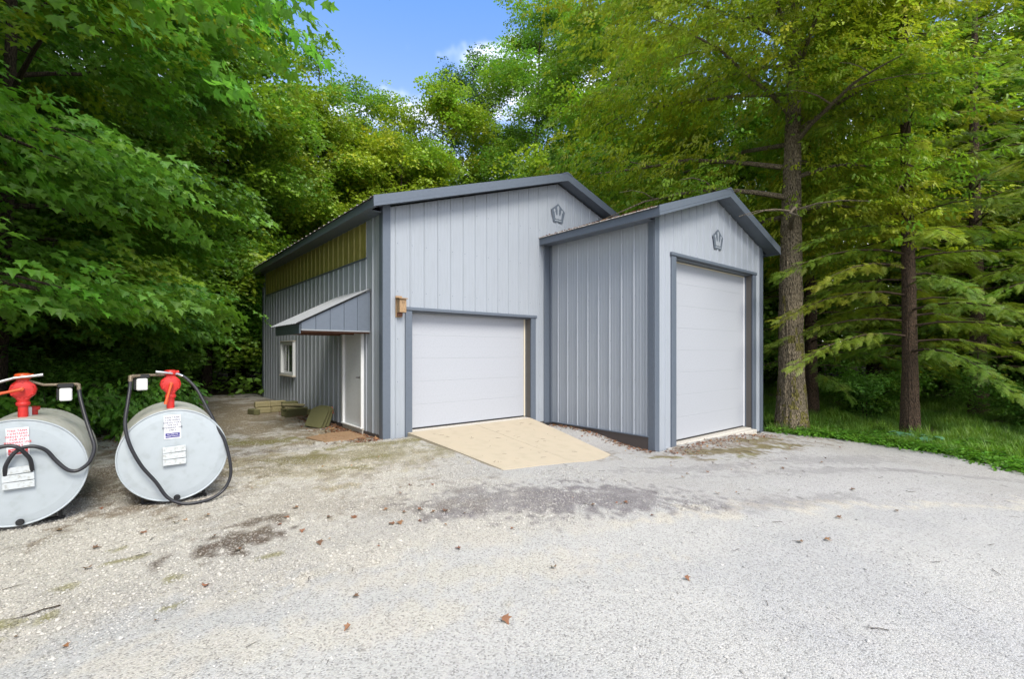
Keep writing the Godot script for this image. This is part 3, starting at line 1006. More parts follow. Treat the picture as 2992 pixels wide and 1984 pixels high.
	bar(aw, "beam", M.redwood, Vector3(ox + .01, 2.055, zf + .02), Vector3(ox + .05, 2.15, zn - .03))
	for zz in [zn - .05, -1.34, zf + .05]:
		bar(aw, "rafter", M.redwood, Vector3(ox + .055, 2.06, zz - .02), Vector3(-.03, 2.14, zz + .02))

func ramp_and_pads() -> void:
	var rp := Node3D.new()
	rp.name = "concrete_ramp"
	rp.set_meta("kind", "structure")
	add_child(rp)
	var point := func(s: float, t: float) -> Vector3:
		var xl := lerpf(.47, .50, t)
		var xr := lerpf(3.62, 3.02, t)
		var ze := 2.66 + .42 * pow(sin(PI * clampf(s * .8 + .12, 0, 1)), .7)
		var x := lerpf(xl, xr, s)
		var z := lerpf(.022, ze, t)
		var edge := drive_y(x, lerpf(.022, ze, 1.0)) + .012
		return Vector3(x, lerpf(.178, edge, pow(t, 1.15)), z)
	for h in [[0.0, .4988], [.5012, 1.0]]:
		var mb := MB.new()
		var ns := 14
		var nt := 24
		for i in ns:
			for j in nt:
				var q := []
				for k in [[0, 0], [1, 0], [1, 1], [0, 1]]:
					q.append(point.call(lerpf(h[0], h[1], float(i + k[0]) / ns), float(j + k[1]) / nt))
				mb.quad(q[0], q[1], q[2], q[3], Vector3.UP)
		for i in ns:
			var a: Vector3 = point.call(lerpf(h[0], h[1], float(i) / ns), 1.0)
			var b: Vector3 = point.call(lerpf(h[0], h[1], float(i + 1) / ns), 1.0)
			mb.quad(a, b, b + Vector3(0, -.2, 0), a + Vector3(0, -.2, 0), Vector3.BACK)
		for j in nt:
			for k in 2:
				var a: Vector3 = point.call(h[k], float(j) / nt)
				var b: Vector3 = point.call(h[k], float(j + 1) / nt)
				mb.quad(a, b, b + Vector3(0, -.4, 0), a + Vector3(0, -.4, 0), Vector3.LEFT if k == 0 else Vector3.RIGHT)
		part("ramp_slab", mb.mesh(), M.ramp, rp)
	var pd := MB.new()
	var y := drive_y(-.65, -.85)
	pd.plate(PackedVector2Array([Vector2(-1.04, 1.1), Vector2(-.5, 1.33), Vector2(-.14, 1.3), Vector2(-.13, .48), Vector2(-.3, .44), Vector2(-.92, .42)]), Transform3D(Basis(Vector3.RIGHT, Vector3.FORWARD, Vector3.UP), Vector3(0, y - .04, 0)), .06)
	var p := part("door_pad", pd.mesh(), M.pad, self)
	tag(p, "flat brown concrete pad on the gravel before the entry door", "slab")

# ------------------------------------------------------------------ fuel tanks
func text_line(parent: Node, words: String, size: float, at: Vector3, m: Material) -> void:
	var t := TextMesh.new()
	t.text = words
	var f := SystemFont.new()
	f.font_names = PackedStringArray(["Droid Sans"])
	f.font_weight = 700
	t.font = f
	t.font_size = 32
	t.pixel_size = size / 32.0
	t.depth = .0012
	part("lettering", t, m, parent, at)

func curve(pts: Array, n := 6) -> Array:
	var c := Curve3D.new()
	for i in pts.size():
		var d: Vector3 = (pts[mini(i + 1, pts.size() - 1)] - pts[maxi(i - 1, 0)]) / 6.0
		c.add_point(pts[i], -d, d)
	var out := []
	for i in (pts.size() - 1) * n + 1:
		out.append(c.samplef(float(i) / n))
	return out

func same(n: int, r: float) -> Array:
	var a := []
	a.resize(n)
	a.fill(r)
	return a

func tank(label: String, base: Vector3, yaw: float, red: Material, band: Material, textm: Material) -> Node3D:
	# base: ground point under the front head; the drum runs back along -z
	var t := thing("fuel_tank", label, "fuel tank", base, "drum fuel tanks on the gravel")
	var dr := Node3D.new()
	var R := .485
	var cy := .525
	var L := 1.1
	t.set_meta("turn", yaw)
	var Bz := Basis(Vector3.UP, yaw)
	var mb := MB.new()
	var back := Bz * Vector3(0, 0, -1)
	mb.lathe(Vector3(0, cy, 0), back, [Vector2(.0, R - .012), Vector2(.006, R - .003), Vector2(.014, R), Vector2(L - .014, R), Vector2(L, R - .012)], 64)
	part("drum", mb.mesh(), M.tankside, t)
	var hd := MB.new()
	hd.lathe(Vector3(0, cy, 0), back, [Vector2(-.028, 0), Vector2(-.027, .12), Vector2(-.022, .26), Vector2(-.013, .40), Vector2(-.004, R - .03), Vector2(.0, R - .012)], 64)
	part("head", hd.mesh(), M.tank, t)
	var rm := MB.new()
	var rp := []
	for i in 65:
		rp.append(Vector3(0, cy, 0) + Bz * Vector3(cos(TAU * i / 64), sin(TAU * i / 64), 0) * (R - .006))
	rm.tube(rp, same(65, .009), 6, false)
	part("rim", rm.mesh(), M.tank, t)
	var hb := MB.new()
	hb.lathe(Vector3(0, cy, 0) + back * L, back, [Vector2(0, R - .012), Vector2(.02, .3), Vector2(.028, 0)], 48)
	part("head", hb.mesh(), M.tank, t)
	# low steel cradles
	for z in [.16, L - .16]:
		var cm := MB.new()
		var o: Vector3 = Vector3(0, 0, 0) + back * z
		for s in [-1.0, 1.0]:
			cm.box(o + Bz * Vector3(s * .27, .06, 0), Vector3(.025, .17, .05), Bz, .003)
		cm.box(o + Vector3(0, .006, 0), Vector3(.6, .05, .05), Bz, .003)
		part("cradle", cm.mesh(), M.dark, t)
	var plug := MB.new()
	plug.lathe(Vector3(.02, .075, .0), Vector3.BACK, [Vector2(0, .03), Vector2(.02, .03), Vector2(.02, .022), Vector2(.05, .022), Vector2(.05, 0)], 16)
	part("drain_plug", plug.mesh(), M.dark, t)
	return t

func sign_plate(t: Node, at: Vector3, w: float, h: float, lines: Array, foot: Array, textm: Material, band: Material, tilt: float) -> void:
	var s := Node3D.new()
	s.name = "notice"
	t.add_child(s, true)
	s.position = at
	s.rotation.z = tilt
	var mb := MB.new()
	mb.box(Vector3.ZERO, Vector3(w, h, .002))
	part("sheet", mb.mesh(), M.paper, s)
	var bd := MB.new()
	bd.box(Vector3(0, -h * .5 + .037, .0015), Vector3(w * .86, .05, .002))
	part("band", bd.mesh(), band, s)
	for i in lines.size():
		text_line(s, lines[i], .026, Vector3(0, h * .5 - .026 - i * .0265, .0022), textm)
	for i in foot.size():
		text_line(s, foot[i], .0125, Vector3(0, -h * .5 + .048 - i * .020, .0034), M.paper)

func holster(t: Node, at: Vector3, w: float, h: float, tilt: float) -> void:
	var s := Node3D.new()
	s.name = "nozzle_holder"
	t.add_child(s, true)
	s.position = at
	s.rotation.z = tilt
	for i in 3:
		var mb := MB.new()
		mb.box(Vector3(0, (1 - i) * h / 3, .03 + .004 * (i % 2)), Vector3(w, h / 3 - .006, .016), Basis(Vector3.BACK, .02 * (1 - i)), .003)
		part("slat", mb.mesh(), M.slat, s)
	for q in [-1.0, 1.0]:
		var mb := MB.new()
		mb.box(Vector3(q * (w / 2 - .012), 0, -.005), Vector3(.02, h - .01, .05), Basis.IDENTITY, .003)
		part("side_board", mb.mesh(), M.slat, s)

func pump(t: Node, x: float, z: float, y: float, m: Material, topm: Material, crank_to: Vector3, crankm: Material) -> void:
	# hand pump standing on the drum: pipe, collar, round body, cap, crank
	var p := Node3D.new()
	p.name = "hand_pump"
	t.add_child(p, true)
	p.position = Vector3(x, y, z)
	var a := MB.new()
	a.lathe(Vector3.ZERO, Vector3.UP, [Vector2(-.04, .036), Vector2(.115, .036), Vector2(.116, .048), Vector2(.135, .052), Vector2(.15, .048), Vector2(.152, .042), Vector2(.19, .046)], 20)
	part("riser", a.mesh(), m, p)
	var flange := MB.new()
	flange.lathe(Vector3(0, -.02, 0), Vector3.UP, [Vector2(0, .062), Vector2(.014, .062), Vector2(.016, .04)], 20)
	part("flange", flange.mesh(), M.dark, p)
	var b := MB.new()
	b.lathe(Vector3(0, .265, -.055), Vector3.BACK, [Vector2(0, 0), Vector2(0, .07), Vector2(.015, .092), Vector2(.05, .097), Vector2(.085, .092), Vector2(.098, .075), Vector2(.104, .03), Vector2(.112, 0)], 12)
	b.box(Vector3(0, .20, 0), Vector3(.09, .07, .08), Basis.IDENTITY, .012)
	b.box(Vector3(0, .345, 0), Vector3(.085, .05, .075), Basis.IDENTITY, .012)
	part("pump_body", b.mesh(), m, p)
	for i in 6:
		var bo := MB.new()
		var an := TAU * (i + .5) / 6
		bo.lathe(Vector3(.078 * cos(an), .265 + .078 * sin(an), .038), Vector3.BACK, [Vector2(0, .008), Vector2(.014, .008), Vector2(.014, 0)], 6)
		part("bolt", bo.mesh(), m, p)
	var c := MB.new()
	c.lathe(Vector3(0, .362, 0), Vector3.UP, [Vector2(0, .045), Vector2(.012, .06), Vector2(.035, .062), Vector2(.05, .056), Vector2(.058, .035), Vector2(.06, 0)], 16)
	c.tube([Vector3(.03, .385, .01), Vector3(.075, .40, .015)], [.022, .016], 8)
	part("pump_cap", c.mesh(), topm, p)
	var k := MB.new()
	var s := Vector3(0, .275, .10)
	k.lathe(Vector3(0, .275, .05), Vector3.BACK, [Vector2(0, .016), Vector2(.06, .016), Vector2(.062, 0)], 10)
	k.tube([s, s.lerp(crank_to, .5), crank_to], [.015, .012, .016], 8)
	part("crank", k.mesh(), crankm, p)

func hose(t: Node, pts: Array, r: float, called := "hose") -> void:
	var c := curve(pts, 6)
	var mb := MB.new()
	mb.tube(c, same(c.size(), r), 8)
	part(called, mb.mesh(), M.rubber, t)

func tanks() -> void:
	var words := ["THIS TANK", "CONTAINS", "DIESEL FUEL", "FOR OFF", "HIGHWAY USE", "ONLY"]
	var foot := ["NOT LEGAL FOR", "HIGHWAY VEHICLE USE"]
	# right-hand tank
	var b := Vector3(-3.302, .085, 2.04)
	var t := tank("pale grey drum tank with a blue-banded notice and hose looping to the gravel", b, -.045, M.red, M.inkblue, M.ink)
	sign_plate(t, Vector3(-.02, .83, .028), .145, .25, words, foot, M.ink, M.inkblue, .02)
	holster(t, Vector3(-.005, .53, .03), .20, .20, .02)
	pump(t, -.02, -.20, 1.005, M.red, M.red, Vector3(-.055, .06, .14), M.orange)
	var q := func(x: float, y: float, z: float) -> Vector3: return Vector3(x, y, z) - b
	var pp := MB.new()
	pp.tube([q.call(-3.36, 1.455, 1.84), q.call(-3.52, 1.46, 1.86), q.call(-3.64, 1.455, 1.93)], [.014, .014, .016], 8)
	pp.tube([q.call(-3.64, 1.455, 1.93), q.call(-3.665, 1.45, 1.95), q.call(-3.667, 1.40, 1.96)], [.02, .022, .02], 8)
	part("outlet_pipe", pp.mesh(), M.pipe, t)
	var fl := MB.new()
	fl.box(q.call(-3.57, 1.365, 1.875), Vector3(.095, .125, .07), Basis.IDENTITY, .01)
	part("filter", fl.mesh(), M.filter, t)
	var fc := MB.new()
	fc.box(q.call(-3.57, 1.45, 1.875), Vector3(.13, .04, .075), Basis.IDENTITY, .008)
	fc.box(q.call(-3.63, 1.37, 1.872), Vector3(.022, .12, .066), Basis.IDENTITY, .006)
	part("filter_head", fc.mesh(), M.dark, t)
	var hp := []
	for p in [[-3.667, 1.40, 1.96], [-3.672, 1.32, 1.98], [-3.69, 1.18, 2.03], [-3.71, .98, 2.09], [-3.675, .78, 2.13], [-3.585, .56, 2.14], [-3.465, .37, 2.14], [-3.375, .205, 2.15], [-3.27, .125, 2.17], [-3.14, .105, 2.19], [-2.99, .115, 2.17], [-2.865, .18, 2.13], [-2.80, .31, 2.12], [-2.80, .47, 2.11], [-2.845, .71, 2.08], [-2.91, .86, 2.05], [-3.0, 1.08, 1.99], [-3.09, 1.29, 1.92], [-3.17, 1.40, 1.88], [-3.215, 1.44, 1.865]]:
		hp.append(q.call(p[0], p[1], p[2]))
	hose(t, hp, .0165)
	var nz := MB.new()
	nz.tube([q.call(-3.215, 1.44, 1.865), q.call(-3.26, 1.465, 1.855), q.call(-3.33, 1.475, 1.90), q.call(-3.40, 1.487, 1.90), q.call(-3.455, 1.495, 1.90)], [.014, .015, .012, .014, .015], 8)
	part("nozzle", nz.mesh(), M.steel, t)
	# left-hand tank, cut by the frame
	b = Vector3(-4.468, .085, 2.03)
	t = tank("pale grey drum tank with a red-banded notice, half cut off at the left edge", b, -.04, M.red, M.inkred, M.inkred)
	q = func(x: float, y: float, z: float) -> Vector3: return Vector3(x, y, z) - b
	sign_plate(t, Vector3(.008, .81, .028), .145, .25, words, foot, M.inkred, M.inkred, .03)
	holster(t, Vector3(.015, .49, .03), .205, .20, .03)
	pump(t, .018, -.20, 1.0, M.red, M.orange, Vector3(-.17, .235, .14), M.orange)
	var vb := MB.new()
	vb.lathe(Vector3(.07, 1.0, -.42), Vector3.UP, [Vector2(-.02, .03), Vector2(.05, .03), Vector2(.05, .045), Vector2(.085, .045), Vector2(.09, 0)], 16)
	part("fill_cap", vb.mesh(), M.red, t)
	var vb2 := MB.new()
	vb2.lathe(Vector3(.05, .99, -.30), Vector3.UP, [Vector2(0, .018), Vector2(.10, .018), Vector2(.105, 0)], 12)
	part("vent_pipe", vb2.mesh(), M.filter, t)
	pp = MB.new()
	pp.tube([q.call(-4.41, 1.43, 1.84), q.call(-4.31, 1.39, 1.84), q.call(-4.22, 1.388, 1.84), q.call(-4.09, 1.388, 1.84)], [.014, .013, .013, .014], 8)
	pp.tube([q.call(-4.09, 1.388, 1.84), q.call(-4.065, 1.38, 1.84), q.call(-4.06, 1.33, 1.84)], [.018, .02, .019], 8)
	part("outlet_pipe", pp.mesh(), M.pipe, t)
	fl = MB.new()
	fl.box(q.call(-4.155, 1.29, 1.85), Vector3(.092, .125, .07), Basis.IDENTITY, .01)
	part("filter", fl.mesh(), M.filter, t)
	fc = MB.new()
	fc.box(q.call(-4.155, 1.377, 1.85), Vector3(.12, .04, .075), Basis.IDENTITY, .008)
	fc.box(q.call(-4.213, 1.295, 1.847), Vector3(.018, .115, .066), Basis.IDENTITY, .006)
	part("filter_head", fc.mesh(), M.dark, t)
	hp = []
	for p in [[-4.06, 1.34, 1.84], [-4.05, 1.25, 1.87], [-4.01, 1.07, 1.97], [-3.965, .90, 2.06], [-3.94, .78, 2.10], [-3.97, .66, 2.12], [-4.03, .595, 2.12], [-4.085, .58, 2.12], [-4.14, .61, 2.12], [-4.21, .70, 2.11], [-4.265, .79, 2.11], [-4.32, .835, 2.12], [-4.375, .85, 2.12], [-4.43, .84, 2.12], [-4.485, .79, 2.12], [-4.53, .69, 2.11], [-4.535, .6, 2.085]]:
		hp.append(q.call(p[0], p[1], p[2]))
	hose(t, hp, .0165)
	hp = []
	for p in [[-4.66, 1.42, 1.9], [-4.80, 1.30, 2.0], [-4.86, 1.05, 2.1], [-4.78, .88, 2.13], [-4.65, .84, 2.15], [-4.56, .87, 2.15], [-4.50, .875, 2.15], [-4.45, .855, 2.155], [-4.41, .80, 2.14], [-4.375, .73, 2.12], [-4.365, .62, 2.085]]:
		hp.append(q.call(p[0], p[1], p[2]))
	hose(t, hp, .0165)
	nz = MB.new()
	nz.tube([q.call(-4.66, 1.42, 1.9), q.call(-4.60, 1.43, 1.9), q.call(-4.50, 1.465, 1.9), q.call(-4.39, 1.478, 1.9), q.call(-4.31, 1.49, 1.9)], [.015, .014, .013, .013, .016], 8)
	part("nozzle", nz.mesh(), M.steel, t)

# ------------------------------------------------------------------ birdhouse, blocks, slabs
func small_things() -> void:
	var bh := thing("birdhouse", "small weathered wooden birdhouse hung on the siding beside the low door", "birdhouse", Vector3(.30, 2.36, .022))
	bar(bh, "back_board", M.wood, Vector3(-.075, 0, .0), Vector3(.055, .40, .018))
	bar(bh, "box", M.wood, Vector3(-.062, .085, .019), Vector3(.075, .335, .15))
	var rf := MB.new()
	rf.box(Vector3(.007, .352, .09), Vector3(.175, .018, .185), Basis(Vector3.RIGHT, .12), .003)
	part("roof", rf.mesh(), M.wood, bh)
	var ho := MB.new()
	ho.lathe(Vector3(.005, .265, .1495), Vector3.BACK, [Vector2(0, .02), Vector2(.004, .02), Vector2(.004, .017), Vector2(-.02, .017), Vector2(-.02, 0)], 14)
	part("entrance_hole", ho.mesh(), M.dark, bh)
	bar(bh, "foot_block", M.redwood, Vector3(-.06, .02, .019), Vector3(.04, .083, .07))
	# stacked wall blocks along the left wall
	var blockm := []
	for i in 3:
		var mb := MB.new()
		mb.box(Vector3(0, .075, 0), Vector3(.15, .148, .36), Basis.IDENTITY, .02)
		mb.box(Vector3(0, .075, .19), Vector3(.10, .13, .03), Basis.IDENTITY, .012)
		blockm.append(mb.mesh())
	var where := [
		["cream wall block, lower right of the far stack by the wall", -.52, 0.0, -5.15, 1.571, 0],
		["cream wall block, lower left of the far stack by the wall", -.90, 0.0, -5.12, 1.60, 0],
		["cream wall block on top of the far stack, nearest the wall", -.55, .15, -5.16, 1.55, 0],
		["cream wall block on top of the far stack, away from the wall", -.90, .15, -5.17, 1.62, 0],
		["mossy block lying at the outer foot of the far stack", -1.13, -.01, -4.98, .25, 1],
		["mossy block at the back of the stacks, below another", -.34, 0.0, -4.82, 1.57, 1],
		["mossy block topping the short pile close to the siding", -.34, .15, -4.84, 1.50, 1],
		["dark mossy block at the bottom of the nearer heap", -.52, 0.0, -4.15, 1.3, 1],
		["dark mossy block at the wall side of the nearer heap", -.22, 0.0, -4.1, 1.45, 1],
	]
	for w in where:
		var y := drive_y(w[1], w[3])
		var o := part("wall_block", blockm[0], M.block if w[5] == 0 else M.mossblock, self, Vector3(w[1], y + w[2], w[3]))
		o.rotation.y = w[4]
		tag(o, w[0], "block", "blocks stacked by the left wall")
	var slabm := MB.new()
	slabm.box(Vector3.ZERO, Vector3(.50, .05, .28), Basis.IDENTITY, .012)
	var slabmesh := slabm.mesh()
	for w in [["flat stone slab tilted on top of the nearer block heap", Vector3(-.42, .20, -4.12), Vector3(.06, .05, -.12)], ["flat stone slab second from the top of the nearer heap", Vector3(-.45, .272, -4.10), Vector3(-.04, -.15, -.06)], ["long mossy slab leaning against the front of the nearer heap", Vector3(-.44, .10, -3.86), Vector3(-1.05, .1, .03)]]:
		var y := drive_y(w[1].x, w[1].z)
		var o := part("stone_slab", slabmesh, M.mossblock if w[0].begins_with("long") else M.block, self, w[1] + Vector3(0, y, 0))
		o.rotation = w[2]
		tag(o, w[0], "slab", "slabs in the block heap")
	# three thin slabs leaning on the wall by the entry door
	var lm := MB.new()
	lm.plate(PackedVector2Array([Vector2(-.2, 0), Vector2(.17, 0), Vector2(.19, .40), Vector2(.12, .46), Vector2(-.10, .46), Vector2(-.2, .38)]), Transform3D.IDENTITY, .035)
	var lmesh := lm.mesh()
	var names := ["front slab of the three leaning on the wall left of the entry door", "middle slab of the three leaning on the wall left of the entry door", "rear slab of the three leaning on the wall left of the entry door"]
	for i in 3:
		var o := part("leaning_slab", lmesh, M.mossblock, self)
		var bas := Basis(Vector3.UP, -.75 + .1 * i) * Basis(Vector3.RIGHT, -.50 + .05 * i) * Basis(Vector3.BACK, -.16)
		o.transform = Transform3D(bas, Vector3(-.55 + .075 * i, drive_y(-.5, -2.2) + .015, -2.2 - .02 * i))
		tag(o, names[i], "slab", "slabs leaning by the entry door")
	var rb := MB.new()
	for i in 5:
		var p := Vector3(rng.randf_range(-.03, .03), rng.randf_range(-.05, .05), rng.randf_range(-.03, .03))
		rb.tri(p, p + Vector3(rng.randf_range(-.06, .06), rng.randf_range(-.05, .05), .03), p + Vector3(.02, rng.randf_range(-.07, .03), -.04))
	var r := part("plastic_ribbon", rb.mesh(), M.ribbon, self, Vector3(-.20, drive_y(-.2, -2.1) + .38, -2.05))
	tag(r, "scrap of red plastic ribbon caught behind the leaning slabs", "ribbon")

# ------------------------------------------------------------------ leaf shapes
func leaf_shape(mb: MB, xf: Transform3D, kind: String) -> void:
	var pts := []
	if kind == "maple":
		pts = [Vector2(0, 0), Vector2(.20, .05), Vector2(.50, .10), Vector2(.36, .26), Vector2(.60, .55), Vector2(.30, .52), Vector2(.22, .60), Vector2(0, 1.05), Vector2(-.22, .60), Vector2(-.30, .52), Vector2(-.60, .55), Vector2(-.36, .26), Vector2(-.50, .10), Vector2(-.20, .05)]
	elif kind == "oak":
		pts = [Vector2(0, 0), Vector2(.10, .18), Vector2(.30, .22), Vector2(.14, .36), Vector2(.38, .55), Vector2(.16, .60), Vector2(.22, .85), Vector2(0, 1.1), Vector2(-.22, .85), Vector2(-.16, .60), Vector2(-.38, .55), Vector2(-.14, .36), Vector2(-.30, .22), Vector2(-.10, .18)]
	else:
		pts = [Vector2(0, 0), Vector2(.30, .35), Vector2(.20, .75), Vector2(0, 1.0), Vector2(-.20, .75), Vector2(-.30, .35)]
	var mid := xf * Vector3(0, 0, .38)
	for i in pts.size():
		var a: Vector2 = pts[i]
		var b: Vector2 = pts[(i + 1) % pts.size()]
		mb.tri(mid, xf * Vector3(a.x, absf(a.x) * .22 - a.y * a.y * .16, a.y), xf * Vector3(b.x, absf(b.x) * .22 - b.y * b.y * .16, b.y), xf.basis.y)

func spray_mesh(kind: String, count: int, length: float, leaf: float, spread: float, sd: int) -> ArrayMesh:
	# a twig pointing along +z with leaves held out flat from it and hanging a little
	var r := RandomNumberGenerator.new()
	r.seed = sd
	var mb := MB.new()
	for i in count:
		var t := (i + .5) / count
		var s := 1.0 if i % 2 == 0 else -1.0
		var at := Vector3(r.randf_range(-.1, .1) * length + s * spread * r.randf_range(.1, 1.0) * (1.1 - t), r.randf_range(-.16, .12) * length - t * t * .18 * length, t * length + r.randf_range(-.1, .1) * length)
		var k := leaf * r.randf_range(.7, 1.15)
		var bas := Basis(Vector3.UP, s * r.randf_range(.2, 1.4) * (1.2 - t) + r.randf_range(-.4, .4)) * Basis(Vector3.RIGHT, r.randf_range(.05, .75)) * Basis(Vector3.BACK, r.randf_range(-.5, .5))
		mb.tint = Color(1, 1, 1) * r.randf_range(.82, 1.15)
		leaf_shape(mb, Transform3D(bas.scaled_local(Vector3(k, k, k)), at), kind)
	return mb.mesh(true)

func kite_spray(count: int, size: float, leaf: float, sd: int) -> ArrayMesh:
	# for crowns far off: a loose clump of folded leaves
	var r := RandomNumberGenerator.new()
	r.seed = sd
	var mb := MB.new()
	for i in count:
		var at := Vector3(r.randf_range(-1, 1), r.randf_range(-.38, .38), r.randf_range(-1, 1))
		if Vector2(at.x, at.z).length() > 1.0:
			at *= .7
		at *= size
		at.y -= Vector2(at.x, at.z).length() * .25
		var k := leaf * r.randf_range(.7, 1.2)
		var bas := Basis(Vector3.UP, r.randf_range(0, TAU)) * Basis(Vector3.RIGHT, r.randf_range(-.1, .8)) * Basis(Vector3.BACK, r.randf_range(-.6, .6))
		mb.tint = Color(1, 1, 1) * r.randf_range(.8, 1.2)
		var X := Transform3D(bas.scaled_local(Vector3(k, k, k)), at)
		mb.tri(X * Vector3(0, 0, 0), X * Vector3(.48, .1, .45), X * Vector3(0, -.05, 1), bas.y)
		mb.tri(X * Vector3(0, 0, 0), X * Vector3(0, -.05, 1), X * Vector3(-.48, .1, .45), bas.y)
		mb.tri(X * Vector3(0, 0, .1), X * Vector3(.55, .0, .9), X * Vector3(.3, .1, .35), bas.y)
		mb.tri(X * Vector3(0, 0, .1), X * Vector3(-.3, .1, .35), X * Vector3(-.55, .0, .9), bas.y)
	return mb.mesh(true)

func frond_mesh(sd: int) -> ArrayMesh:
	# a flat hemlock branchlet, one metre long, along +z
	var r := RandomNumberGenerator.new()
	r.seed = sd
	var mb := MB.new()
	var nb := 12
	for i in nb:
		for s in [-1.0, 1.0]:
			var t := (i + r.randf_range(.2, .8)) / nb
			var at := Vector3(0, -.22 * t * t, t)
			var L: float = (.42 * (1.0 - t) + .07) * r.randf_range(.7, 1.15) * (.6 + t if t < .4 else 1.0)
			var d := Vector3(s * cos(.75), -.25, sin(.75)).normalized()
			var m := int(maxf(2, L / .055))
			for k in m:
				var o: Vector3 = at + d * L * (k + .3) / m + Vector3(0, -.1 * pow(L * k / m, 2), 0)
				for e in [-1.0, 1.0]:
					var w := Vector3(d.z * e, 0, -d.x * e) * .055 + d * .045 + Vector3(0, -.008, 0)
					var q := d * .018
					mb.tint = Color(1, 1, 1) * r.randf_range(.8, 1.2)
					mb.tri(o - q, o + w * (1.0 - .5 * k / m), o + q, Vector3.UP)
	mb.tint = Color(.7, .5, .35)
	mb.tri(Vector3(-.006, 0, 0), Vector3(.006, 0, 0), Vector3(0, -.06, .55), Vector3.UP)
	return mb.mesh(true)

func shapes() -> void:
	S.maple = [spray_mesh("maple", 10, .36, .118, .12, 1), spray_mesh("maple", 12, .42, .110, .14, 2)]
	S.oak = [spray_mesh("oak", 13, .36, .13, .13, 5), spray_mesh("oak", 15, .40, .12, .15, 6)]
	S.far = [kite_spray(26, .42, .135, 3), kite_spray(30, .48, .128, 4)]
	S.wood = [kite_spray(34, .9, .20, 7)]
	S.frond = [frond_mesh(8), frond_mesh(9)]
	S.broad = [spray_mesh("broad", 10, .22, .075, .09, 10)]

# ------------------------------------------------------------------ trees
func vary(c: Color, r: RandomNumberGenerator, a := .18) -> Color:
	var k := r.randf_range(1.0 - a, 1.0 + a)
	return Color(c.r * k * r.randf_range(.88, 1.14), c.g * k, c.b * k * r.randf_range(.8, 1.2))

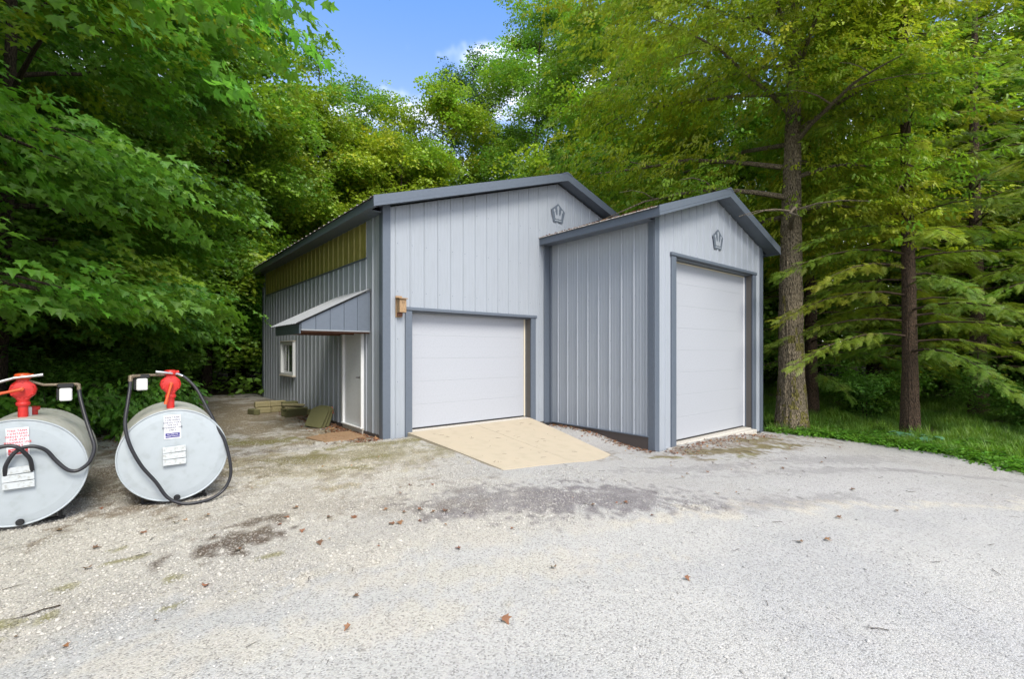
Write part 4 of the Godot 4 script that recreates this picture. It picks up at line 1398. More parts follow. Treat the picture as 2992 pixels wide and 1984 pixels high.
func tree(called: String, label: String, base: Vector3, o: Dictionary) -> Node3D:
	# o: h, r (crown radius), low (crown base height), tr (trunk radius), col, yel (share of yellow pads), leaf, n (sprays), nb (boughs), seed, flat, droop, bark, skew (crown shift)
	var r := RandomNumberGenerator.new()
	r.seed = o.seed
	var t := thing(called, label, "tree", base, o.get("group", ""))
	var H: float = o.h
	var R: float = o.r
	var low: float = o.low
	var tr: float = o.tr
	var lean := Vector3(r.randf_range(-.04, .04), 0, r.randf_range(-.04, .04))
	var mb := MB.new()
	var tp := []
	var rad := []
	var segs := 9
	for i in segs + 1:
		var f := float(i) / segs
		tp.append(Vector3(lean.x * H * f + .12 * sin(f * 5 + o.seed) * f, H * .96 * f - (.25 if i == 0 else 0.0), lean.z * H * f + .12 * cos(f * 4 + o.seed) * f))
		rad.append(maxf(.018, tr * (pow(1.0 - f, .8) * .95 + .05) * (1.45 if i == 0 else 1.0)))
	var flare := [tp[0]] + [tp[0].lerp(tp[1], .25), tp[0].lerp(tp[1], .5)] + tp.slice(1)
	var frad := [tr * 1.6, tr * 1.22, tr * 1.05] + rad.slice(1)
	if o.has("rough"):
		mb.bark_tube(flare, frad, o.rough, 7, .5)
	else:
		mb.tube(flare, frad, 12, false)
	var pads := []
	var nb: int = o.nb
	var droop: float = o.get("droop", .25)
	var skew: Vector3 = o.get("skew", Vector3.ZERO)
	for i in nb:
		var f := (i + r.randf_range(.1, .9)) / nb
		var y := lerpf(low / H, .97, f)
		var p0: Vector3 = _at(tp, y)
		var az := i * 2.399 + r.randf_range(-.5, .5)
		if o.has("az"):
			az = o.az[i % o.az.size()] + r.randf_range(-.25, .25)
		var L := R * (sqrt(maxf(.05, 1.0 - pow(absf(f - .32) / .72, 2.0))) if f > .32 else lerpf(.80, 1.0, f / .32)) * r.randf_range(.72, 1.12)
		var dir := Vector3(cos(az), 0, sin(az))
		L *= 1.0 + .5 * dir.dot(skew)
		var up := lerpf(.10, .95, f) + r.randf_range(-.12, .12)
		var path := []
		var br := []
		var b0 := tr * (1.0 - y) * (.30 if o.has("rough") else .42) + .02
		for k in 6:
			var q := k / 5.0
			path.append(p0 + dir * L * q + Vector3(0, up * L * q - droop * L * q * q * (1.2 - f), 0) + Vector3(r.randf_range(-.06, .06), r.randf_range(-.05, .05), r.randf_range(-.06, .06)) * L * .5 * q)
			path[k].y = maxf(path[k].y, o.get("floor", .35) + .15)
			br.append(maxf(.006, b0 * (1.0 - q * .9)))
		mb.tube(path, br, 6, false)
		var pr: float = o.get("pad", .26) * R * lerpf(1.0, .75, f)
		pads.append([path[5], pr, dir])
		if o.has("rough"):
			pads.append([path[1] + Vector3(0, .15, 0), pr * .55, dir])
			pads.append([path[2] + Vector3(0, .15, 0), pr * .75, dir])
		if L > R * .5:
			pads.append([path[3] + Vector3(0, .1, 0), pr * .9, dir])
		var subs := 3 if L > R * .45 else 2
		for s in subs:
			var q := .38 + .5 * s / subs + r.randf_range(-.06, .06)
			var st: Vector3 = _at(path, q)
			var sd := 1.0 if (s + i) % 2 == 0 else -1.0
			var d2 := dir.rotated(Vector3.UP, sd * r.randf_range(.6, 1.15))
			var L2 := L * (1.0 - q * .5) * r.randf_range(.4, .62)
			var sp := []
			var sr := []
			for k in 4:
				var w := k / 3.0
				sp.append(st + d2 * L2 * w + Vector3(0, up * .5 * L2 * w - droop * .9 * L2 * w * w, 0))
				sp[k].y = maxf(sp[k].y, o.get("floor", .35) + .1)
				sr.append(maxf(.005, b0 * (1.0 - q * .9) * .6 * (1.0 - w * .85)))
			mb.tube(sp, sr, 5, false)
			pads.append([sp[3], pr * r.randf_range(.7, 1.0), d2])
			if r.randf() < .5:
				pads.append([sp[2], pr * .7, d2])
	if o.has("rough"):      # twigs growing from the trunk itself
		for y in [8.3, 9.2, 10.1, 11.2, 12.4]:
			pads.append([Vector3(-.55 + .3 * sin(y * 7), y, .6 + .3 * cos(y * 5)), 1.15, Vector3(-.7, 0, .7)])
	part("trunk", mb.mesh(o.has("rough")), o.get("bark", M.darkbark), t)
	# foliage
	var kinds: Array = S[o.leaf]
	var xf := []
	var col := []
	for k in kinds.size():
		xf.append([])
		col.append([])
	var flat: float = o.get("flat", .45)
	var total := 0.0
	for p in pads:
		total += p[1] * p[1]
	for p in pads:
		var m := int(o.n * p[1] * p[1] / total)
		var yel: bool = r.randf() < o.get("yel", .15)
		var pc: Color = vary(o.ycol if yel else o.col, r, .22)
		for i in m:
			var q := Vector3(r.randfn(0, .5), r.randfn(0, .5) * flat, r.randfn(0, .5))
			var at: Vector3 = p[0] + q * p[1] * 1.15
			at.y -= (q.x * q.x + q.z * q.z) * p[1] * droop * .8
			if at.y < o.get("floor", .35) or (o.has("skip") and o.skip.call(at)):
				continue
			var out := Vector3(at.x, 0, at.z) - Vector3(p[0].x, 0, p[0].z) * .55
			var yaw := atan2(out.x, out.z) + r.randf_range(-.8, .8)
			var sc: float = r.randf_range(.75, 1.2) * o.get("size", 1.0)
			var bas := Basis(Vector3.UP, yaw) * Basis(Vector3.RIGHT, r.randf_range(-.25, .55)) * Basis(Vector3.BACK, r.randf_range(-.4, .4))
			var j := r.randi() % kinds.size()
			xf[j].append(Transform3D(bas.scaled_local(Vector3(sc, sc, sc)), at))
			col[j].append(vary(pc, r, .2))
	var crown := Node3D.new()
	crown.name = "crown"
	t.add_child(crown, true)
	for j in kinds.size():
		var mm := multi("foliage", kinds[j], M.leaf, crown, xf[j], col[j])
		mm.set_meta("kind", "stuff")
	return t

func _at(path: Array, f: float) -> Vector3:
	var x := clampf(f, 0, .9999) * (path.size() - 1)
	var i := int(x)
	return path[i].lerp(path[i + 1], x - i)

func hemlock(label: String, base: Vector3, H: float, R: float, low: float, tr: float, sd: int, dens: float, col: Color, tip: Color) -> void:
	var r := RandomNumberGenerator.new()
	r.seed = sd
	var t := thing("hemlock_tree", label, "tree", base, "hemlocks at the right")
	var mb := MB.new()
	var tp := []
	var rad := []
	for i in 11:
		var f := i / 10.0
		tp.append(Vector3(.06 * sin(f * 6 + sd) + .25 * f, H * f - (.2 if i == 0 else 0.0), .06 * cos(f * 5)))
		rad.append(tr * (1.0 - f * .93) * (1.25 if i == 0 else 1.0))
	if sd == 51:
		mb.bark_tube(tp, rad, .04, sd)
	else:
		mb.tube(tp, rad, 12, false)
	var xf := [[], []]
	var col2 := [[], []]
	var n := int((H - low) / .13)
	for i in n:
		var f := float(i) / n
		var y := lerpf(low, H * .985, f)
		var p0 := _at(tp, y / H)
		var az := i * 2.399 + r.randf_range(-.4, .4)
		var L := (R * pow(1.0 - f, .75) + .3) * r.randf_range(.65, 1.1)
		var dir := Vector3(cos(az), 0, sin(az))
		var path := []
		var br := []
		for k in 6:
			var q := k / 5.0
			path.append(p0 + dir * L * q + Vector3(0, (.16 + .25 * f) * L * q - .38 * L * q * q, 0))
			br.append(maxf(.004, (.007 + .007 * L) * (1.0 - q * .9)))
		mb.tube(path, br, 5, false)
		if r.randf() < .12:
			continue   # a bare dead limb
		var bc := vary(col.lerp(tip, .8 if r.randf() < .4 else r.randf_range(0, .45)), r, .2)
		var m := int(L * dens * 27)
		for k in m:
			var q := lerpf(.18, 1.0, pow(r.randf(), .8))
			var at := _at(path, q)
			var s := -1.0 if k % 2 == 0 else 1.0
			var sc := lerpf(.31, .19, q) * r.randf_range(.7, 1.3) * clampf(L / 2.2, .6, 1.1)
			var d2 := dir.rotated(Vector3.UP, s * r.randf_range(.25, 1.2) * (1.0 - .75 * maxf(q - .75, 0) * 4))
			var bas := Basis(Vector3.UP, atan2(d2.x, d2.z)) * Basis(Vector3.RIGHT, r.randf_range(-.1, .7)) * Basis(Vector3.BACK, r.randf_range(-.7, .7))
			var j := r.randi() % 2
			xf[j].append(Transform3D(bas.scaled_local(Vector3(sc, sc, sc)), at + Vector3(r.randf_range(-.1, .1), r.randf_range(-.12, .05), r.randf_range(-.1, .1))))
			col2[j].append(vary(bc.lerp(tip, .4 if r.randf() < .18 else 0.0), r, .2))
	part("trunk", mb.mesh(), M.redbark, t)
	var crown := Node3D.new()
	crown.name = "crown"
	t.add_child(crown, true)
	for j in 2:
		var mm := multi("foliage", S.frond[j], M.needle, crown, xf[j], col2[j])
		mm.set_meta("kind", "stuff")

func stand(x: float, z: float) -> Vector3:
	return Vector3(x, floor_y(x, z), z)

const GREEN := Color(.200, .375, .042)
const DEEP := Color(.155, .315, .040)
const LIME := Color(.270, .425, .036)
const GOLD := Color(.350, .450, .036)
func woods() -> void:
	# the two maples on the left that reach over the tanks and along the wall
	tree("maple_tree", "large-leaved maple hanging over the fuel tanks from the left edge", stand(-7.6, .6), {"h": 12.0, "r": 4.5, "low": 2.9, "tr": .22, "col": Color(.165, .380, .045), "ycol": Color(.290, .450, .036), "yel": .32, "leaf": "maple", "n": 7300, "nb": 30, "seed": 3, "droop": .36, "flat": .34, "pad": .25, "floor": 2.1, "skew": Vector3(.35, 0, 0)})
	tree("maple_tree", "maple with low drooping boughs standing left of the garage wall", stand(-5.6, -5.3), {"h": 13.5, "r": 4.0, "low": 2.5, "tr": .16, "col": Color(.165, .370, .045), "ycol": Color(.290, .445, .036), "yel": .35, "leaf": "maple", "n": 8500, "nb": 30, "seed": 14, "droop": .38, "flat": .34, "pad": .24, "floor": 1.75, "skew": Vector3(-.1, 0, .35)})
	# trees behind the garage
	var T := [
		["slender_maple", "dark green maple rising behind the near maples at upper left", -3.6, -12.5, 19, 4.2, 3.5, .2, GREEN, .2, 1500, 22, 21],
		["slender_maple", "tall maple whose right side borders the open sky at left", -1.3, -11.6, 17.5, 2.7, 2.2, .15, GREEN, .45, 1100, 24, 22],
		["slender_maple", "yellow-green maple with visible stem above the left end of the roof", 3.2, -15.5, 13.6, 3.3, 2.5, .13, LIME, .55, 1300, 24, 23],
		["thin_crowned_tree", "thin-crowned tree poking up above the yellow-green maple at left", 5.0, -19.5, 19.2, 2.4, 8.0, .13, GREEN, .1, 330, 16, 24],
		["thin_crowned_tree", "second thin-crowned tree against the sky, right of the first", 8.0, -19.5, 18.0, 2.6, 6.0, .14, GREEN, .15, 520, 18, 25],
		["slender_maple", "yellow-green maple behind the middle of the long roof edge", 7.3, -13.8, 12.2, 3.2, 2.5, .14, LIME, .5, 1200, 24, 26],
		["slender_maple", "green maple with a forked crown left of the garage ridge", 11.2, -15.2, 16.5, 3.4, 3.0, .16, LIME, .3, 1400, 24, 27],
		["thin_crowned_tree", "blue-green airy tree topping the skyline above the garage ridge", 16.5, -20.5, 22.0, 3.2, 6.0, .17, Color(0.096, 0.201, 0.052), .05, 800, 20, 28],
		["slender_maple", "tall leafy tree behind the garage ridge running off the top", 16.5, -14.5, 24.0, 4.2, 4.0, .2, GREEN, .35, 2000, 26, 29],
		["slender_maple", "green maple low behind the notch between the two gables", 13.0, -7.0, 11.5, 3.4, 2.4, .15, DEEP, .25, 1300, 24, 30],
		["tall_stem_tree", "tall tree with bare stems seen against the sky above the notch", 14.5, -6.0, 21.0, 3.4, 9.5, .17, GREEN, .3, 700, 16, 31],
		["tall_stem_tree", "tall thin-stemmed tree just right of the bare-stemmed one", 17.0, -5.6, 22.0, 3.4, 8.5, .18, LIME, .3, 800, 18, 32],
		["slender_maple", "broad dark maple in the wood behind the left tank", -10.5, -5.0, 15.0, 4.6, 2.2, .2, DEEP, .2, 1500, 26, 36],
		["slender_maple", "dark maple between the two drooping maples, farther back", -7.2, -11.0, 16.0, 4.4, 1.8, .2, DEEP, .2, 1500, 26, 37],
		["slender_maple", "bright maple filling the gap behind the left end of the roof", .9, -17.5, 14.0, 3.4, 2.5, .14, LIME, .4, 1300, 24, 38],
		["slender_maple", "bright maple between the two yellow-green ones over the roof", 5.6, -16.8, 13.5, 3.0, 3.0, .13, LIME, .5, 1200, 24, 39],
		["slender_maple", "deep green maple behind the tall bay's right roof slope", 16.2, -1.5, 13.0, 3.6, 2.2, .17, GREEN, .3, 1500, 24, 33],
		["slender_maple", "yellow-green maple deep in the wood right of the oak trunk", 20.5, 2.6, 16.0, 4.2, 2.4, .18, LIME, .4, 1700, 24, 34],
		["slender_maple", "dark maple behind the hemlocks near the right edge", 21.0, 8.0, 17.0, 4.2, 2.0, .18, GREEN, .3, 1700, 24, 35],
	]
	for a in T:
		tree(a[0], a[1], stand(a[2], a[3]), {"h": a[4], "r": a[5], "low": a[6], "tr": a[7], "col": a[8], "ycol": GOLD if a[8] == LIME else LIME, "yel": a[9], "leaf": "far", "n": int(a[10] * 2.4), "nb": a[11], "seed": a[12], "droop": .3, "flat": .62, "pad": .36, "group": "trees behind the garage"})
	# the oak beside the tall bay
	tree("oak_tree", "big oak with a thick mossy trunk beside the tall bay", stand(9.9, 3.35), {"h": 15.5, "r": 5.4, "low": 5.2, "tr": .33, "col": Color(.215, .385, .036), "ycol": Color(.360, .455, .036), "yel": .7, "leaf": "oak", "n": 19000, "nb": 36, "size": .8, "seed": 41, "droop": .28, "flat": .5, "pad": .27, "bark": M.bark, "floor": 4.6, "rough": .05, "skip": func(p): return (p.z > -.7 and p.x < -.2 and p.y < 8.2) or (p.x < -3.3 and p.z > -4.4 and p.y < 7.2) or (p.x < -.5 and p.z > -12.7 and p.y < 5.75), "skew": Vector3(-.35, 0, -.9)})
	# hemlocks
	hemlock("hemlock with a straight brown trunk at the edge of the drive", stand(11.3, 5.45), 17.0, 3.6, 2.0, .175, 51, 1.6, Color(.165, .30, .038), Color(.35, .43, .038))
	hemlock("hemlock behind the oak trunk with low layered branches", stand(13.4, 2.6), 14.0, 3.2, 1.2, .2, 52, 1.3, Color(.155, .29, .038), Color(.33, .42, .038))
	hemlock("dark hemlock set back in the wood at the right", stand(16.2, 6.2), 16.0, 3.8, 1.4, .22, 53, 1.2, Color(.145, .28, .038), Color(.31, .41, .038))
	hemlock("hemlock at the far right edge, boughs reaching into the frame", stand(13.4, 9.6), 15.0, 4.0, 2.2, .22, 54, 1.4, Color(.165, .30, .04), Color(.34, .43, .038))
	# bare trunks one can tell apart
	for a in [["slim grey trunk in the shade behind the oak", 15.4, 2.0, .19, 9.0], ["thin dark trunk left of the oak against the bay's corner", 11.6, -.2, .07, 8.0], ["dark trunk in the gap left of the garage's back corner", -1.9, -12.6, .13, 8.0], ["leaning thin trunk in the shade left of the garage", -2.6, -13.5, .06, 7.0], ["slim trunk between hemlock and oak, far back", 17.8, 3.4, .12, 8.0], ["very thin sapling trunk near the garage's back corner", -1.2, -14.0, .045, 7.0]]:
		var mb := MB.new()
		mb.tube([Vector3(0, -.2, 0), Vector3(.03, a[4] * .3, .02), Vector3(-.05, a[4] * .6, .06), Vector3(.1, a[4], 0)], [a[3] * 1.25, a[3], a[3] * .85, a[3] * .6], 10)
		var o := part("tree_trunk", mb.mesh(), M.darkbark if a[3] < .15 else M.bark, self, stand(a[1], a[2]))
		tag(o, a[0], "tree trunk", "trunks in the wood")
	# the wood beyond, which reads as one mass
	var w := Node3D.new()
	w.name = "far_wood"
	add_child(w)
	tag(w, "dense green wood closing the view behind the nearer trees", "wood", "", "stuff")
	var r := RandomNumberGenerator.new()
	r.seed = 77
	var xf := []
	var col := []
	var tm := MB.new()
	var cam := Vector2(-3.8, 8.2)
	for i in 215:
		var a := deg_to_rad(r.randf_range(-105, 30))     # bearing from +x towards -z is negative
		var d := r.randf_range(26, 48)
		if a < deg_to_rad(-82):
			d = r.randf_range(16, 34)
		elif a > deg_to_rad(-8):
			d = r.randf_range(23, 40)
		var p := cam + Vector2(cos(a), sin(a)) * d
		var y := floor_y(p.x, p.y)
		var H := r.randf_range(9, 14.5) * clampf(d / 30.0, .7, 1.15)
		tm.tube([Vector3(p.x, y - .3, p.y), Vector3(p.x + .1, y + H * .5, p.y), Vector3(p.x + r.randf_range(-.3, .3), y + H * .95, p.y)], [.16, .11, .03], 6, false)
		var c := vary([GREEN, DEEP, LIME, DEEP][r.randi() % 4], r, .2)
		var R := r.randf_range(2.0, 3.4)
		for k in 95:
			var f := r.randf()
			var an := r.randf_range(0, TAU)
			var q := R * sqrt(r.randf()) * (1.0 - .65 * f * f)
			var sc := r.randf_range(.7, 1.25)
			var bas := Basis(Vector3.UP, r.randf_range(0, TAU)) * Basis(Vector3.RIGHT, r.randf_range(-.3, .3))
			xf.append(Transform3D(bas.scaled_local(Vector3(sc, sc, sc)), Vector3(p.x + q * cos(an), y + .4 + f * (H - .2), p.y + q * sin(an))))
			col.append(vary(c, r, .25))
	part("trunks", tm.mesh(), M.darkbark, w)
	multi("foliage", S.wood[0], M.leaf, w, xf, col)

# ------------------------------------------------------------------ shrubs, grass, ground cover
func shrub(label: String, at: Vector3, h: float, R: float, n: int, col: Color, leaf: String, sd: int, size := 1.0) -> void:
	var r := RandomNumberGenerator.new()
	r.seed = sd
	var t := thing("woodland_shrub", label, "shrub", at, "shrubs under the trees")
	var mb := MB.new()
	var xf := []
	var col2 := []
	var ns := 9
	for i in ns:
		var az := i * 2.4 + r.randf()
		var d := Vector3(cos(az), 0, sin(az))
		var L := R * r.randf_range(.6, 1.1)
		var hh := h * r.randf_range(.6, 1.05)
		var path := []
		for k in 6:
			var q := k / 5.0
			path.append(d * L * q * q * .9 + d * .1 + Vector3(0, hh * (1.25 * q - .35 * q * q) - (.1 if k == 0 else 0.0), 0))
		mb.tube(path, [.022, .018, .014, .010, .007, .004], 5, false)
		var pc := vary(col, r, .2)
		for k in int(n / ns):
			var q := pow(r.randf(), .6)
			var p := _at(path, q) + Vector3(r.randfn(0, .22), r.randfn(0, .12), r.randfn(0, .22)) * R * .6
			if p.y < .1:
				continue
			var yaw := atan2(p.x, p.z) + r.randf_range(-1, 1)
			var sc := r.randf_range(.8, 1.3) * size
			xf.append(Transform3D((Basis(Vector3.UP, yaw) * Basis(Vector3.RIGHT, r.randf_range(-.2, .6))).scaled_local(Vector3(sc, sc, sc)), p))
			col2.append(vary(pc, r, .22))
	part("stems", mb.mesh(), M.darkbark, t)
	var mm := multi("foliage", S[leaf][0], M.leaf, t, xf, col2)
	mm.set_meta("kind", "stuff")

func plants() -> void:
	var r := RandomNumberGenerator.new()
	r.seed = 90
	shrub("arching dark shrub in the shade behind the left tank", stand(-7.2, -3.6), 2.5, 2.0, 700, Color(.165, .345, .042), "far", 1, .55)
	shrub("broad low shrub behind the right tank's pump", stand(-5.2, -6.2), 2.0, 1.9, 600, Color(.165, .345, .042), "far", 2, .55)
	shrub("dark shrub between the maples and the garage's back corner", stand(-3.4, -9.2), 1.9, 1.7, 550, Color(.165, .345, .042), "far", 3, .55)
	shrub("tall shrub at the end of the gravel behind the garage", stand(-1.6, -12.2), 2.6, 1.8, 600, Color(.165, .345, .042), "far", 4, .55)
	shrub("arching shrub at the left edge above the left tank", stand(-8.6, -1.6), 2.9, 2.2, 700, Color(.165, .345, .042), "far", 5, .5)
	shrub("shrub filling the shade right of the tall bay", stand(11.0, -.8), 2.4, 1.6, 500, Color(.165, .345, .042), "far", 6, .5)
	shrub("dark shrub between the oak and the hemlock trunks", stand(14.4, 3.9), 1.9, 1.7, 500, Color(.165, .345, .042), "far", 7, .5)
	shrub("shrub under the hemlocks at the right edge", stand(14.6, 7.6), 1.7, 1.8, 500, Color(.165, .345, .042), "far", 8, .5)
	shrub("leafy weed clump just behind the right tank", stand(-3.45, -2.5), 1.15, .8, 260, Color(.150, .340, .050), "broad", 9, 1.3)
	shrub("leafy weed clump between the two tanks' pumps", stand(-4.6, -2.4), 1.0, .8, 260, Color(.150, .340, .050), "broad", 10, 1.2)
	shrub("leafy weed clump left behind the left tank", stand(-5.7, -1.9), 1.0, .8, 260, Color(.150, .340, .050), "broad", 11, 1.2)
	shrub("leafy weed clump right of the right tank, at the gravel edge", stand(-2.95, -4.3), .8, .6, 200, Color(.150, .340, .050), "broad", 12, 1.2)
	# grass at the right
	var bl := MB.new()
	for i in 16:
		var a := r.randf_range(0, TAU)
		var p := Vector3(r.randf_range(-.09, .09), 0, r.randf_range(-.09, .09))
		var d := Vector3(cos(a), 0, sin(a))
		var s := Vector3(-d.z, 0, d.x) * .005
		var h := r.randf_range(.16, .34)
		var b := r.randf_range(.05, .2)
		bl.tint = Color(1, 1, 1) * r.randf_range(.75, 1.25)
		var m1 := p + d * b * .35 + Vector3(0, h * .6, 0)
		bl.quad(p - s, p + s, m1 + s * .8, m1 - s * .8, d)
		bl.tri(m1 - s * .8, m1 + s * .8, p + d * b + Vector3(0, h, 0), d)
	var xf := []
	var col := []
	for i in 26000:
		var x := r.randf_range(9.1, 22)
		var z := r.randf_range(-7, 10.5)
		if x > 16 and r.randf() < .5:
			continue
		if Geometry2D.is_point_in_polygon(Vector2(x - .10, z - .05), drive) or x < 9.3 and z < 3:
			continue
		var k := n1.get_noise_2d(x * 2, z * 2)
		if k < -.28:
			continue
		var sc := r.randf_range(.45, 1.0) * (1.0 + k)
		xf.append(Transform3D(Basis(Vector3.UP, r.randf_range(0, TAU)).scaled_local(Vector3(1, 1, 1) * sc), Vector3(x, floor_y(x, z) - .01, z)))
		col.append(vary(Color(.175, .325, .036).lerp(Color(.115, .250, .034), clampf(.5 - k * 2, 0, 1)), r, .2))
	var g := multi("woodland_grass", bl.mesh(true), M.grass, self, xf, col)
	tag(g, "soft green grass under the trees right of the drive", "grass", "", "stuff")
	# low leafy cover: along the drive's edge at right, and behind the tanks at left
	xf = []
	col = []
	for i in 5200:
		var x := r.randf_range(7, 11.2)
		var z := r.randf_range(2.6, 9.2)
		var p := Vector2(x, z)
		var inside := Geometry2D.is_point_in_polygon(p, drive)
		if inside and not (not Geometry2D.is_point_in_polygon(p + Vector2(.16, .1), drive) and r.randf() < .7):
			continue
		if not inside and not Geometry2D.is_point_in_polygon(p - Vector2(.75, .55), drive) and r.randf() < .8:
			continue
		if x < 9.4 and z < 3.2:
			continue
		_cover(xf, col, x, z, r, Color(0.123, 0.298, 0.028))
	for i in 6000:
		var x := r.randf_range(-10, -2.4)
		var z := r.randf_range(-11, -1.6)
		if Geometry2D.is_point_in_polygon(Vector2(x + .12, z + .12), drive) or n1.get_noise_2d(x * 2.4 + 9, z * 2.4) < -.12:
			continue
		_cover(xf, col, x, z, r, Color(.125, .29, .045))
	var lc := multi("ground_cover", S.broad[0], M.leaf, self, xf, col)
	tag(lc, "low leafy ground cover edging the gravel", "ground cover", "", "stuff")
	# the blue-green broad-leaved plants at the foot of the hemlock
	for a in [["blue-green broad-leaved plant at the foot of the hemlock trunk", 10.25, 5.55, 61], ["blue-green broad-leaved plant right of the hemlock's foot", 10.15, 6.05, 62]]:
		var pl := thing("broadleaf_plant", a[1] if false else a[0], "plant", Vector3(a[1], floor_y(a[1], a[2]), a[2]), "blue-green plants by the hemlock")
		var q := RandomNumberGenerator.new()
		q.seed = a[3]
		for i in 16:
			var mb := MB.new()
			var az := i * 2.4
			var bas := Basis(Vector3.UP, az) * Basis(Vector3.RIGHT, q.randf_range(-.1, .35))
			var k := q.randf_range(.13, .19)
			mb.tint = Color(0.105, 0.263, 0.149) * q.randf_range(.8, 1.3)
			mb.tint.a = 1
			leaf_shape(mb, Transform3D(bas.scaled_local(Vector3(k * 1.6, k, k)), Vector3(sin(az), 0, cos(az)) * q.randf_range(.04, .22) + Vector3(0, q.randf_range(.12, .22), 0)), "broad")
			mb.tube([Vector3(0, -.02, 0), Vector3(sin(az), 0, cos(az)) * .08 + Vector3(0, .13, 0)], [.004, .003], 4, false)
			part("leaf", mb.mesh(true), M.grass, pl)

func _cover(xf: Array, col: Array, x: float, z: float, r: RandomNumberGenerator, c: Color) -> void:
	var sc := r.randf_range(.6, 1.25)
	var bas := Basis(Vector3.UP, r.randf_range(0, TAU)) * Basis(Vector3.RIGHT, r.randf_range(-.6, .1))
	xf.append(Transform3D(bas.scaled_local(Vector3(sc, sc, sc)), Vector3(x, maxf(floor_y(x, z), drive_y(x, z) - .02) + r.randf_range(.03, .12), z)))
	col.append(vary(c, r, .3))

# ------------------------------------------------------------------ loose stones, fallen leaves, twigs
func stone_mesh(sd: int) -> ArrayMesh:
	var r := RandomNumberGenerator.new()
	r.seed = sd
	var t := (1.0 + sqrt(5.0)) / 2.0
	var p := [Vector3(-1, t, 0), Vector3(1, t, 0), Vector3(-1, -t, 0), Vector3(1, -t, 0), Vector3(0, -1, t), Vector3(0, 1, t), Vector3(0, -1, -t), Vector3(0, 1, -t), Vector3(t, 0, -1), Vector3(t, 0, 1), Vector3(-t, 0, -1), Vector3(-t, 0, 1)]
	for i in 12:
		p[i] = p[i].normalized() * r.randf_range(.7, 1.2) * Vector3(1, .62, .8)
	var mb := MB.new()
	for f in [[0, 11, 5], [0, 5, 1], [0, 1, 7], [0, 7, 10], [0, 10, 11], [1, 5, 9], [5, 11, 4], [11, 10, 2], [10, 7, 6], [7, 1, 8], [3, 9, 4], [3, 4, 2], [3, 2, 6], [3, 6, 8], [3, 8, 9], [4, 9, 5], [2, 4, 11], [6, 2, 10], [8, 6, 7], [9, 8, 1]]:
		mb.tri(p[f[0]], p[f[1]], p[f[2]], p[f[0]] + p[f[1]] + p[f[2]])
	return mb.mesh()

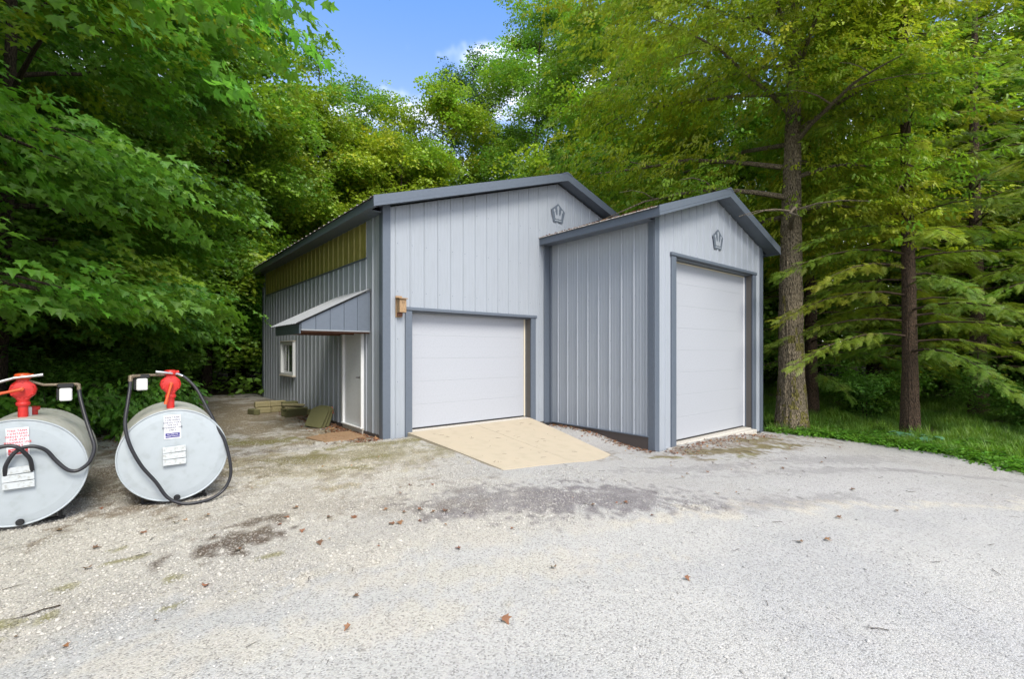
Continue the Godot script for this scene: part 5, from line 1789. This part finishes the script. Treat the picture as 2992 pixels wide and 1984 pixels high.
func litter() -> void:
	var r := RandomNumberGenerator.new()
	r.seed = 101
	var lg := Node3D.new()
	lg.name = "loose_gravel"
	add_child(lg)
	tag(lg, "loose pale crushed stones strewn over the drive", "gravel", "", "stuff")
	var xf := [[], [], []]
	var col := [[], [], []]
	for i in 190000:
		var x := r.randf_range(-6.5, 9.3)
		var z := r.randf_range(-3.5, 9.0)
		if i % 3 != 0:      # most of the loose stone lies on the left half
			x = r.randf_range(-6.2, 1.5)
			z = r.randf_range(-.5, 7.5)
		elif i % 9 == 0:
			x = r.randf_range(-3.2, -.05)
			z = r.randf_range(-10, -.2)
		if not Geometry2D.is_point_in_polygon(Vector2(x, z), drive) or (x > .4 and x < 3.7 and z < 3.2):
			continue
		var k := n2.get_noise_2d(x * .7, z * .7) + .55 - .10 * (x + 2.0) - 1.1 * smoothstep(-.2, .3, z - track_edge(x))
		if r.randf() > clampf(k + .2, .035, 1.0):
			continue
		var s := r.randf_range(.004, .0105) if r.randf() < .93 else r.randf_range(.011, .018)
		var bas := Basis(Vector3.UP, r.randf_range(0, TAU)) * Basis(Vector3.RIGHT, r.randf_range(-.5, .5))
		var j := i % 3
		xf[j].append(Transform3D(bas.scaled_local(Vector3(s, s, s)), Vector3(x, drive_y(x, z) + s * .25, z)))
		var c := soil(x, z).lerp(Color(.47, .445, .40), .35) * r.randf_range(.55, 1.12)
		c.a = 1
		col[j].append(c)
	for j in 3:
		multi("stones", stone_mesh(j + 1), M.stone, lg, xf[j], col[j])
	# dry leaves
	var lm := MB.new()
	leaf_shape(lm, Transform3D(Basis.IDENTITY, Vector3(0, 0, -.5)), "maple")
	for i in lm.v.size():
		var p := lm.v[i]
		lm.v[i] = Vector3(p.x * .9, p.y + .45 * p.x * p.x + .25 * p.z * p.z * signf(p.x + .1), p.z)
	var dl := lm.mesh()
	var lx := []
	var lcol := []
	var browns := [Color(.20, .078, .038), Color(.25, .115, .052), Color(.14, .062, .036), Color(.30, .17, .08), Color(.18, .10, .06)]
	for i in 3600:
		var x: float
		var z: float
		var q := i % 10
		if q < 4:      # along the foot of the left wall
			x = -absf(r.randfn(0, .28)) - .03
			z = r.randf_range(-5.0, .1)
		elif q < 5:    # under the bay's skirt
			x = AX - absf(r.randfn(0, .16)) - .03
			z = r.randf_range(.1, 3.0)
		elif q < 7:    # behind the tanks
			x = r.randf_range(-6.5, -2.6)
			z = -2.4 + r.randfn(0, .45)
		elif q < 8:
			x = r.randf_range(4.3, 8.6)
			z = 3.05 + absf(r.randfn(0, .3))
		else:
			x = r.randf_range(-5.5, 8.8)
			z = r.randf_range(-1, 8)
			if r.randf() < .8 or z > 5.5:
				continue
		if x > .3 and x < 3.8 and z < 3.2 and z > .0 and q < 4:
			continue
		var y := maxf(drive_y(x, z), floor_y(x, z))
		if x > .45 and x < 3.5 and z > 0 and z < 3.0:
			continue
		var s := r.randf_range(.025, .06)
		lx.append(Transform3D((Basis(Vector3.UP, r.randf_range(0, TAU)) * Basis(Vector3.RIGHT, r.randf_range(-.5, .5))).scaled_local(Vector3(s, s, s)), Vector3(x, y + .012, z)))
		lcol.append(vary(browns[r.randi() % 5], r, .3))
	var ll := multi("leaf_litter", dl, M.dry, self, lx, lcol)
	tag(ll, "brown dry leaves gathered along the walls and gravel edges", "leaves", "", "stuff")
	# single leaves one can pick out on the open gravel
	var spots := [[-1.95, 3.55], [-1.62, 3.55], [-1.5, 3.75], [-1.33, 3.78], [-1.28, 3.93], [-1.15, 3.98], [-1.75, 3.95], [-1.68, 4.0], [-2.15, 3.42], [-2.5, 3.2], [-2.35, 2.95], [-3.35, 2.75], [-3.6, 2.85], [-3.1, 2.7], [-3.9, 3.0], [-3.95, 3.45], [-3.02, 3.78], [-2.45, 4.05], [.6, 4.95], [2.4, 4.6], [2.7, 4.5], [3.1, 4.6], [1.9, 5.35], [3.6, 6.3], [2.0, 6.6], [1.15, 6.75], [2.9, 6.9], [-.55, 6.35], [-1.2, 5.6], [4.3, 5.2], [5.4, 5.4], [0.9, 6.6], [-2.55, 5.1], [-1.95, 5.95]]
	for i in spots.size():
		var p: Array = spots[i]
		var s := r.randf_range(.045, .075)
		var m: StandardMaterial3D = M.dry.duplicate()
		m.vertex_color_use_as_albedo = false
		var c: Color = browns[i % 3] * r.randf_range(.6, .95)
		m.albedo_color = lin(c.r, c.g, c.b)
		var o := part("fallen_leaf", dl, m, self)
		o.transform = Transform3D((Basis(Vector3.UP, r.randf_range(0, TAU)) * Basis(Vector3.RIGHT, r.randf_range(-.3, .3))).scaled_local(Vector3(s, s, s)), Vector3(p[0], drive_y(p[0], p[1]) + .014, p[1]))
		tag(o, "curled brown dry leaf lying on the open gravel", "leaf", "single dry leaves on the gravel")
	# twigs and crumbs
	var tw := MB.new()
	tw.tube([Vector3(-.5, 0, 0), Vector3(-.1, .03, .04), Vector3(.2, .0, -.02), Vector3(.5, .02, .03)], [.03, .028, .022, .012], 5)
	tw.tube([Vector3(.1, .0, 0), Vector3(.3, .03, .14)], [.015, .008], 4)
	var tx := []
	for i in 420:
		var x := r.randf_range(-5.5, 8.8)
		var z := r.randf_range(-.5, 8)
		if i % 3 == 0:
			x = r.randf_range(4.3, 8.5)
			z = r.randf_range(3.0, 4.8)
		elif i % 3 == 1 and i % 2 == 0:
			x = r.randf_range(.6, 3.3)
			z = r.randf_range(.3, 2.8)
		var y := drive_y(x, z) + .008
		if x > .5 and x < 3.4 and z > .05 and z < 2.9:
			y = lerpf(.178, drive_y(x, 2.9) + .012, pow(clampf(z / 3.0, 0, 1), 1.15)) + .022
			if r.randf() < .3:
				continue
		var s := r.randf_range(.03, .11)
		if r.randf() < .06:
			s *= 2.0
		tx.append(Transform3D(Basis(Vector3.UP, r.randf_range(0, TAU)).scaled_local(Vector3(s, s * .6, s)), Vector3(x, y, z)))
	var tg := multi("twigs", tw.mesh(), M.darkbark, self, tx, [])
	tag(tg, "small dark twigs and bark crumbs scattered on the drive", "twigs", "", "stuff")
	# debris along the bay's eave
	var ex := []
	var ec := []
	for i in 160:
		var z := r.randf_range(.1, 3.1)
		var d := absf(r.randfn(0, .12))
		var s := r.randf_range(.02, .05)
		ex.append(Transform3D((Basis(Vector3.UP, r.randf_range(0, TAU)) * Basis(Vector3.BACK, .3)).scaled_local(Vector3(s, s, s)), Vector3(AX - .34 + d, 4.25 - .34 * .335 + .11 + .185 + d * .335, z)))
		ec.append(vary(browns[r.randi() % 5], r, .3))
	var rl := multi("roof_debris", dl, M.dry, self, ex, ec)
	tag(rl, "dry leaves lying along the eave of the tall bay's roof", "leaves", "", "stuff")
